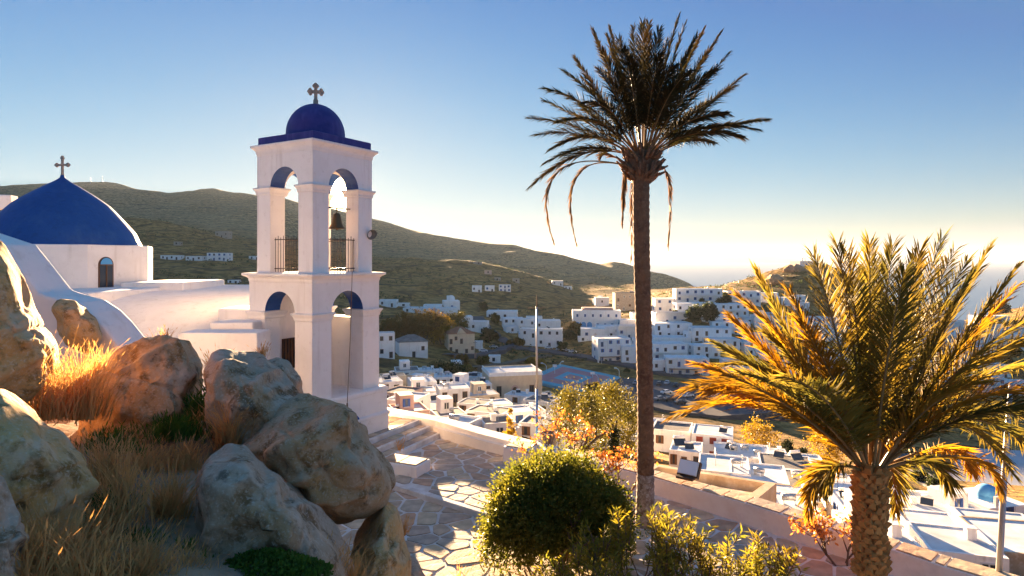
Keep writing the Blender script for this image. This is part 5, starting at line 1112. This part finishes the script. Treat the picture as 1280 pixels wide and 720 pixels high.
# tiled mansion
t, W, H, D = house(577, 443, 32, 26, 2, 5, 16, 10, 'cream', 't', 'd', 'cream mansion with red tiled roof and pediment', 'large buildings', extra='G', side=3, name='mansion')
mb = MB(); mb.add([(-W * .18, -.4, H), (W * .18, -.4, H), (0, -.4, H + 2.2), (-W * .18, 1.5, H), (W * .18, 1.5, H), (0, 3.5, H + 2.2)], [(0, 1, 2), (0, 2, 5, 3), (1, 4, 5, 2)]); mb.build('pediment', M['cream'], t)
mb = MB(); mb.box(-W * .5, W * .5, -3.2, -3.0, -1.5, .9); mb.build('garden_wall', M['pink'], t)
# grey-roofed house
house(517, 447, 34, 20, 1, 3, 20, 9, 'white_far', 'd', 'd', 'white house with dark grey hipped roof below the orange-lit grove', 'large buildings', extra='G', side=2)
# neoclassical hall
t, W, H, D = house(645, 502, 66, 36, 1, 0, 12, 14, 'cream', 'w', 'd', 'cream flat-roofed hall with arched door and white parapet', 'large buildings', side=2, name='hall')
for x in (-.32, .30): link('window', WIN['d'], t, (W * x, 0, H * .38), None, (1.5, 1, 3.2))
w_ = arched_plate(W * .085, H * .5, .14, .02).build('arched_door', M['brown_door'], t, (-W * .02, 0, .1)); arched_plate(W * .13, H * .57, .08, .02).build('door_surround', M['pink'], t, (-W * .02, 0, .05))
mb = MB(); mb.box(-W / 2 - .2, W / 2 + .2, -.25, D + .2, H - .9, H - .55); mb.build('cornice', M['white_far'], t)
mb = MB(); mb.box(-W / 2 - .02, W / 2 + .02, -.03, .3, H - .54, H + .25); mb.box(-W / 2 - .02, -W / 2 + .3, .31, D, H - .54, H + .25); mb.box(W / 2 - .3, W / 2 + .02, .31, D, H - .54, H + .25); mb.build('parapet', M['white_far'], t)
mb = MB(); mb.box(-W / 2, W / 2, -4.0, -3.7, -2, 1.0); mb.build('fence_wall', M['white_far'], t)
for k in range(9): m2 = MB(); m2.box(-W / 2 + k * W / 8 - .15, -W / 2 + k * W / 8 + .15, -4.05, -3.65, .9, 1.7); m2.build('fence_pier', M['white_far'], t)
# chapels
def chapel(px, pyb, w, h, label, dome=True, Y=None, blue=False):
    b = on_ground(px, pyb) if Y is None else at(px, pyb, Y); s = b.y / F; W = w * s; H = h * s; t = thing('chapel', label, 'chapel', b, math.radians(12), 'chapels')
    mb = MB(); mb.box(-W / 2, W / 2, 0, W * 1.1, -3, H * .55); mb.build('wall', M['white_far'], t, bevel=.1)
    if dome: mb = MB(); mb.lathe([(W * .24, H * .5), (W * .24, H * .68)] + [(W * .24 * math.cos(a), H * .68 + W * .22 * math.sin(a)) for a in np.linspace(0, 1.55, 10)], 20, 0, (0, W * .5, 0)); mb.build('dome', M['lightblue' if blue else 'white_far'], t)
    mb = MB(); 
    for x in (-W * .3, -W * .1): mb.box(x - W * .03, x + W * .03, .1, .5, H * .5, H * .85)
    mb.box(-W * .33, -W * .07, .1, .5, H * .85, H * .93); mb.build('belfry', M['white_far'], t)
    link('door', WIN['b'], t, (0, 0, 1.1), None, (1.1, 1, 2.1)); return t
chapel(565, 386, 20, 18, 'small white domed chapel above the orange-lit grove')
chapel(753, 381, 15, 12, 'white chapel with pointed belfry beside the stone block')
chapel(1008, 333, 18, 12, 'white chapel on top of the rocky hill', False, 505)
chapel(1262, 652, 60, 34, 'white church with light blue dome in the lower right town', True, None, True)
for i, (pl_y, Yr, lb_) in enumerate([([(978,338),(984,331),(996,330),(1004,334),(1006,345),(990,348)], 498, 'rocky crag left of the hilltop chapel'), ([(1000,346),(1006,336),(1018,334),(1030,338),(1034,350),(1014,354)], 492, 'rocky crag below the hilltop chapel'), ([(955,350),(962,344),(972,343),(980,348),(976,356),(960,357)], 470, 'lowest rocky crag on the slope of the chapel hill')]):
    o = boulder(pl_y, Yr, 7.0, M['rock_brown'], lb_, 30 + i, 10, 4, 6.0); o.name = 'hill_crag'; o['category'] = 'crag'; o['group'] = 'crags on the chapel hill'
# roof terrace with tan walls right behind the parapet
RA, RB, RC = Vector((5.65, 25.5)), Vector((9.75, 23.3)), Vector((7.7, 20.9)); RD = RA + RC - RB; zr = -8.25
t = thing('terrace_house', 'tan plastered house with sunken grey roof terrace behind the parapet', 'house', (RD.x, RD.y, -14)); ro = Vector((RD.x, RD.y, -14))
q = [RD, RC, RB, RA]; cen = sum(q, Vector((0, 0))) / 4; qi = [p + (cen - p).normalized() * .42 for p in q]
mb = MB(); vs_ = [Vector((p.x, p.y, z)) - ro for (pl, z) in ((q, -16), (q, zr), (qi, zr), (qi, zr - .65)) for p in pl]
mb.add(vs_, [(k, (k + 1) % 4, 4 + (k + 1) % 4, 4 + k) for k in range(4)] + [(4 + k, 4 + (k + 1) % 4, 8 + (k + 1) % 4, 8 + k) for k in range(4)] + [(8 + k, 8 + (k + 1) % 4, 12 + (k + 1) % 4, 12 + k) for k in range(4)]); mb.build('wall', M['tan'], t, fix=True)
mb = MB(); mb.add([Vector((p.x, p.y, zr - .62)) - ro for p in qi], [(0, 1, 2, 3)]); mb.build('terrace_floor', M['roofd'], t)
mid0, mid1 = qi[0].lerp(qi[3], .62), qi[1].lerp(qi[2], .62); dv = (mid1 - mid0); nv = Vector((-dv.y, dv.x)).normalized() * .14
mb = MB(); mb.prism([tuple((mid0 - nv) - RD), tuple((mid1 - nv) - RD), tuple((mid1 + nv) - RD), tuple((mid0 + nv) - RD)], zr - .63 + 14, zr - .12 + 14); mb.build('partition', M['tan'], t, fix=True)
# floodlight and bin on the plaza wall
p = Vector((*wall_offset(5, .2), TZ + .52)).lerp(Vector((*wall_offset(6, .2), TZ + .52)), .35); fl = thing('floodlight', 'square glass floodlight lying on the parapet coping', 'lamp', p, math.radians(-38))
mb = MB(); mb.box(-.22, .22, -.03, .03, .10, .42, 0, Matrix.Rotation(math.radians(-35), 4, 'X')); mb.build('glass_face', mat('floodlight_glass', (.55, .68, .75), .2, spec=.6), fl)
mb = MB(); mb.box(-.25, .25, .032, .14, .07, .45, 0, Matrix.Rotation(math.radians(-35), 4, 'X')); mb.box(-.2, .2, -.1, .1, 0, .05); mb.build('housing', M['iron'], fl)
bp = flat(676, 574) + Vector((.25, .25, 0)); mb = MB(); mb.lathe([(.18, 0), (.22, .62), (.24, .64), (.24, .68), (.20, .68), (.19, .1)], 18); tag(mb.build('litter_bin', M['pot'], None, bp), 'dark litter bin at the foot of the blue pole', 'bin')
# poles
pl_ = thing('lamp_pole', 'thin pole, blue below and white above, at the parapet', 'pole', flat(671, 566)); Yp = flat(671, 566).y; top = at(671, 384, Yp).z - TZ; zb = at(671, 486, Yp).z - TZ
mb = MB(); mb.tube([(0, 0, 0), (0, 0, zb)], .035, 10); mb.build('blue_shaft', M['bluepole'], pl_)
mb = MB(); mb.tube([(0, 0, zb), (0, 0, top)], .028, 10); mb.build('upper_shaft', M['steel'], pl_)
mb = MB(); mb.tube([(0, 0, top - .05), (0, 0, top + .35)], .018, 8); mb.tube([(-.25, 0, top - .02), (.25, 0, top - .02)], .014, 6); mb.build('head', M['wood'], pl_)
pb = at(1246, 706, 10.4); pt = at(1264, 478, 10.4); mb = MB(); mb.tube([Vector((0, 0, -.8)), (pt - pb) * .6, pt - pb], [.05, .042, .032], 10); po = mb.build('street_pole', M['steel'], None, pb); tag(po, 'leaning galvanised pole at the right edge', 'pole')
for i, (px, pyb, h) in enumerate([(625,470,14),(652,468,18),(672,470,14),(744,446,30),(594,452,26),(500,470,22),(1150,600,20)]):
    b = on_ground(px, pyb); s = b.y / F; t = thing('utility_pole', ['short pole on the green beside the hall','tall pole on the green beside the hall','pole at the near corner of the court','tall pole on the road verge above the court','pole in front of the tiled mansion','pole beside the bell tower','pole at the bend of the curved road'][i], 'pole', b, 0, 'utility poles')
    mb = MB(); mb.tube([(0, 0, -1), (0, 0, h * s)], [.16, .11], 7); mb.build('shaft', M['wood'], t); mb = MB(); mb.box(-.9, .9, -.06, .06, h * s - .8, h * s - .65); mb.build('cross_arm', M['wood'], t)
for i, (px, pyt, pyb, dx) in enumerate([(683,454,470,-1),(700,452,462,1),(748,467,487,-1),(774,460,474,-1),(664,459,472,-1)]):
    b = on_ground(px, pyb); s = b.y / F; h = (pyb - pyt) * s; t = thing('court_floodlight', ['floodlight mast at the near left corner of the court','floodlight mast at the far side of the court','bent white floodlight mast before the court','bent white floodlight mast at the right end of the court','small floodlight mast at the left end of the court'][i], 'lamp', b, 0, 'floodlight masts of the court')
    mb = MB(); mb.tube([(0, 0, -.5), (0, 0, h * .75), (dx * h * .12, 0, h * .93), (dx * h * .35, 0, h)], .13, 7); mb.build('mast', M['white_far'], t); mb = MB(); mb.box(dx * h * .35 - .5, dx * h * .35 + .5, -.3, .3, h - .15, h + .25); mb.build('lamp_head', M['white_frame'], t)
for i, px in enumerate((113, 128)):
    b = at(px, 229, 1480); mb = MB(); H = (7 if i == 0 else 9) * 1480 / F; mb.tube([(0, 0, -4), (0, 0, H)], [.9, .5], 6); mb.box(-1.2, 1.2, -.3, .3, H * .7, H * .74); tag(mb.build('antenna_mast', M['steel'], None, b), ['shorter antenna mast on the mountain ridge', 'taller antenna mast on the mountain ridge'][i], 'mast')

# roads, court, car park
def road(pts, width, label, mt='asphalt', lift=.35, name='road'):
    P = []
    for (a, b) in zip(pts[:-1], pts[1:]):
        for k in range(6): P.append(on_ground(a[0] + (b[0] - a[0]) * k / 6, a[1] + (b[1] - a[1]) * k / 6))
    P.append(on_ground(*pts[-1])); V = []; Fq = []
    for i, p in enumerate(P):
        t = (P[min(i + 1, len(P) - 1)] - P[max(i - 1, 0)]); t.z = 0; t.normalize(); n = Vector((-t.y, t.x, 0))
        l, r = p + n * width / 2, p - n * width / 2; z = max(ground_z(l.x, l.y), ground_z(r.x, r.y), p.z) + lift; V += [(l.x, l.y, z), (r.x, r.y, z), (l.x, l.y, z - 3), (r.x, r.y, z - 3)]
    for i in range(len(P) - 1): a = 4 * i; Fq += [(a, a + 1, a + 5, a + 4), (a + 1, a + 3, a + 7, a + 5), (a + 2, a, a + 4, a + 6)]
    return tag(link(name, np_mesh(name, V, Fq, M[mt], False)), label, 'road', kind='structure')
road([(596,398),(606,412),(622,424),(650,437),(690,441),(740,450),(800,462),(870,474),(930,490),(1000,508),(1080,526)], 7.5, 'valley road curving past the court and car park')
road([(560,446),(600,446),(625,440),(640,434)], 5.5, 'side road before the tiled mansion')
road([(590,462),(640,456),(664,448),(690,446)], 4.5, 'footpath across the green', 'dirt')
road([(1120,568),(1136,590),(1160,606),(1196,622),(1240,634)], 5.5, 'curved road below the low palm')
def slab(pxs, z, name, mt, label, kind='structure', th=4.0):
    P = [flat(px, py, z) for px, py in pxs]; mb = MB(); mb.prism([(p.x, p.y) for p in P][::-1] if area([(p.x, p.y) for p in P]) < 0 else [(p.x, p.y) for p in P], z - th, z); return tag(mb.build(name, M[mt], fix=True), label, name.replace('_', ' '), kind=kind), P
VZ = -49.3
slab([(772,472),(815,474),(880,484),(990,502),(985,514),(900,520),(830,512),(772,496)], VZ, 'car_park', 'asphalt', 'asphalt car park in the valley')
slab([(560,478),(612,474),(640,480),(600,492)], -43.5, 'yard', 'concrete', 'grey paved yard behind the roofs')
M['court_pink'] = mat('court_pink_coat', (.52, .20, .20), .85, noise=(.2, .4, .7, (.58, .28, .24))); M['court_teal'] = mat('court_teal_coat', (.13, .38, .46), .85, noise=(.2, .4, .7, (.17, .42, .50)))
cz = -48.8; o, P = slab([(655,474),(700,455),(776,471),(738,492)], cz, 'sports_court', 'court_teal', 'teal and pink sports court in the valley', 'structure')
c_ = sum(P, Vector()) / 4
for f, m_, h in ((.78, 'court_pink', .02), (.40, 'court_teal', .04), (.22, 'court_pink', .06)):
    q = [c_ + (p - c_) * f for p in P]; mb = MB(); mb.prism([(p.x, p.y) for p in q][::-1] if area([(p.x, p.y) for p in q]) < 0 else [(p.x, p.y) for p in q], cz - .1, cz + h); mb.build('court_marking', M[m_], o, fix=True)
for u in (.2, .8):
    b = P[0].lerp(P[1], .5).lerp(P[3].lerp(P[2], .5), u); g_ = thing('basketball_hoop', 'basketball hoop at the ' + ('near' if u < .5 else 'far') + ' end of the court', 'hoop', b, 0, 'hoops on the court'); mb = MB(); mb.tube([(0, 0, 0), (0, 0, 3.2)], .12, 7); mb.build('post', M['white_frame'], g_); mb = MB(); mb.box(-.9, .9, -.05, .05, 2.8, 3.9); mb.build('backboard', M['white_frame'], g_)
slab([(1180,590),(1215,560),(1330,566),(1330,632),(1240,626)], -52.0, 'concrete_yard', 'concrete', 'wide pale concrete yard beside the curved road')

# cars
def car_mesh(color):
    mb = MB(); prof = [(-2.1, .35), (-2.1, .78), (-1.95, .92), (-1.35, .98), (-.85, 1.42), (.55, 1.46), (1.15, 1.02), (1.9, .88), (2.1, .70), (2.1, .35)]; n = len(prof)
    def w(z): return .84 if z < 1.1 else .66
    mb.add([(x, -w(z), z) for x, z in prof] + [(x, w(z), z) for x, z in prof], [tuple(range(n)), tuple(range(n, 2 * n))[::-1]] + [((i + 1) % n, i, n + i, n + (i + 1) % n) for i in range(n)]); return mb.mesh('body', color)
CARC = {k: mat('car_paint_' + k, v, .3, spec=.6) for k, v in dict(white=(.70, .70, .72), grey=(.22, .23, .25), dark=(.03, .032, .04), red=(.22, .03, .025), blue=(.03, .10, .30), silver=(.42, .43, .45)).items()}
CARM = {k: car_mesh(v) for k, v in CARC.items()}
mb = MB(); mb.add([(-.80, -.70, 1.38), (.50, -.70, 1.40), (1.02, -.845, 1.06), (-1.22, -.845, 1.06), (-.80, .70, 1.38), (.50, .70, 1.40), (1.02, .845, 1.06), (-1.22, .845, 1.06), (.62, -.6, 1.43), (.62, .6, 1.43), (1.14, .7, 1.06), (1.14, -.7, 1.06), (-.92, -.6, 1.40), (-.92, .6, 1.40), (-1.36, .7, 1.03), (-1.36, -.7, 1.03)], [(0, 1, 2, 3), (7, 6, 5, 4), (8, 9, 10, 11), (13, 12, 15, 14)]); CARW = mb.mesh('windows', M['glass'])
mb = MB(); mb.tube([(0, -.1, 0), (0, .1, 0)], .32, 12); WHEEL = mb.mesh('wheel', mat('tyre', (.02, .02, .02), .9))
def car(px, py, col, yaw, label, z=None):
    b = flat(px, py, z) if z else on_ground(px, py) + Vector((0, 0, .42)); t = thing('parked_car', label, 'car', b, math.radians(yaw), 'cars parked in the valley'); link('body', CARM[col], t); link('windows', CARW, t)
    for x in (-1.3, 1.3):
        for y in (-.78, .78): link('wheel', WHEEL, t, (x, y, .32))
cz2 = VZ + .02
for px, py, col, yaw, lb_ in [(824,481,'dark',70,'dark car first in the upper rank'),(834,480,'silver',65,'silver car second in the upper rank'),(845,483,'dark',65,'dark car right of the silver one in the upper rank'),(859,486,'grey',65,'grey car in the middle of the upper rank'),(874,489,'dark',65,'dark car right of the grey one in the upper rank'),(886,492,'dark',65,'dark car last in the upper rank before the truck'),
    (833,492,'white',20,'white car alone on the left of the middle rank'),(852,494,'white',35,'white car with a twin right beside it'),(860,496,'white',25,'white car right of its white twin'),(878,500,'red',25,'red car in the middle rank'),(850,505,'dark',15,'dark car in the lowest rank'),(825,500,'grey',20,'grey car at the left end of the lowest rank'),(836,501,'dark',20,'dark car beside the grey one in the lowest rank'),
    (914,496,'grey',70,'grey car right of the box truck'),(924,498,'silver',60,'silver car second right of the box truck'),(931,500,'blue',30,'blue car third right of the box truck'),(945,502,'dark',60,'dark car last right of the box truck'),(783,487,'white',35,'white car left of the tall trunk in the car park'),(795,480,'grey',65,'grey car just left of the tall trunk')]: car(px, py, col, yaw, lb_, cz2)
for px, py, col, yaw, lb_ in [(604,441,'white',5,'white car on the side road before the mansion'),(617,436,'silver',15,'silver car near the road fork'),(686,437,'white',-10,'white car at the roadside, leftmost of four'),(700,439,'white',-10,'white car at the roadside, second of four'),(707,440,'silver',-10,'silver car at the roadside, third of four'),(716,442,'white',-10,'white car at the roadside, last of four'),(841,466,'dark',-20,'dark car before the arcaded house'),(872,472,'dark',-20,'dark car driving on the valley road'),(1140,588,'white',-50,'white car on the curved road')]: car(px, py, col, yaw, lb_)
b = flat(899, 500, cz2); t = thing('box_truck', 'white box truck parked between the cars', 'truck', b, math.radians(25)); mb = MB(); mb.box(-2.6, 1.2, -1.05, 1.05, .7, 3.1); mb.build('cargo_box', CARC['white'], t, bevel=.06)
mb = MB(); mb.add([(1.25, -1, .5), (2.9, -1, .5), (2.9, -1, 1.3), (2.4, -1, 2.3), (1.25, -1, 2.3), (1.25, 1, .5), (2.9, 1, .5), (2.9, 1, 1.3), (2.4, 1, 2.3), (1.25, 1, 2.3)], [(0, 1, 2, 3, 4), (9, 8, 7, 6, 5), (1, 6, 7, 2), (2, 7, 8, 3), (3, 8, 9, 4), (0, 4, 9, 5)]); mb.build('cab', CARC['white'], t)
mb = MB(); mb.add([(2.89, -.85, 1.35), (2.89, .85, 1.35), (2.47, .8, 2.2), (2.47, -.8, 2.2)], [(0, 1, 2, 3)]); mb.build('windscreen', M['glass'], t, (.03, 0, .02))
for x in (-1.7, 2.1):
    for y in (-.95, .95): link('wheel', WHEEL, t, (x, y, .42), None, (1.35, 1.3, 1.35))

# small shrubs between the houses
_rg = random.Random(51); _spots = []
for _ in range(150):
    px = _rg.uniform(600, 1270); py = _rg.uniform(372, 500) if px < 950 else _rg.uniform(395, 520)
    if 770 < px < 1000 and 472 < py < 515 or 650 < px < 780 and 445 < py < 495: continue
    if len(_spots) < 70: _spots.append((px, py))
_zones = [(672, 'left of the blue pole'), (800, 'between pole and trunk'), (900, 'right of the tall trunk'), (1000, 'behind low palm fronds'), (1120, 'behind the low palm heart'), (1300, 'towards the sea')]
_src = {}
for zi, (x1, ph) in enumerate(_zones):
    x0 = 0 if zi == 0 else _zones[zi - 1][0]; zs = sorted(p for p in _spots if x0 <= p[0] < x1)
    for j, (px, py) in enumerate(zs):
        k = _rg.randrange(4); lb_ = f"small {('dark', 'olive', 'dark', 'rusty')[k]} shrub, {ORD[j]} from left among the houses {ph}"; b = on_ground(px, py)
        if k not in _src: _src[k] = tree(px, py, _rg.uniform(8, 14), _rg.uniform(7, 13), ('tree_dark', 'tree_olive', 'tree_dark', 'tree_orange')[k], lb_, 900 + k, ncl=22, per=40, trunk=.08, name='garden_shrub', cat='shrub', group='garden shrubs of the town'); continue
        o = _src[k].copy(); COL.objects.link(o); o['label'] = lb_; o.location = b; o.rotation_euler = (0, 0, _rg.uniform(0, 6)); q = _rg.uniform(.7, 1.5); o.scale = (q, q, q * _rg.uniform(.8, 1.2))
        for ch in _src[k].children: c = ch.copy(); COL.objects.link(c); c.parent = o
# scrub on the hills, too many to count
rng = np.random.default_rng(8); C = []; S = []
for _ in range(9000):
    u = rng.uniform(-.85, .85); Y = math.exp(rng.uniform(math.log(300), math.log(900))); X = u * Y; px = CX + F * u
    if 840 < px < 960 and Y < 420: continue
    if mnoise.noise((X * .012, Y * .012, 4)) < -.12: continue
    z = ground_z(X, Y)
    if z < -60: continue
    s = rng.uniform(.5, 1.9); n = 9; q = rng.normal(size=(n, 3)) * np.array([s * .55, s * .55, s * .3]) + np.array([X, Y, z + s * .25]); C.append(q); S += [s * .62] * n
C = np.concatenate(C); V, Fq = leaf_cloud(C, np.array(S), rng, np.tile([0, 0, .6], (len(C), 1)), 1.2)
tag(link('scrub', np_mesh('scrub', V, Fq, M['tree_dark'], False)), 'low dark scrub dotted over the hillsides', 'scrub', kind='stuff')
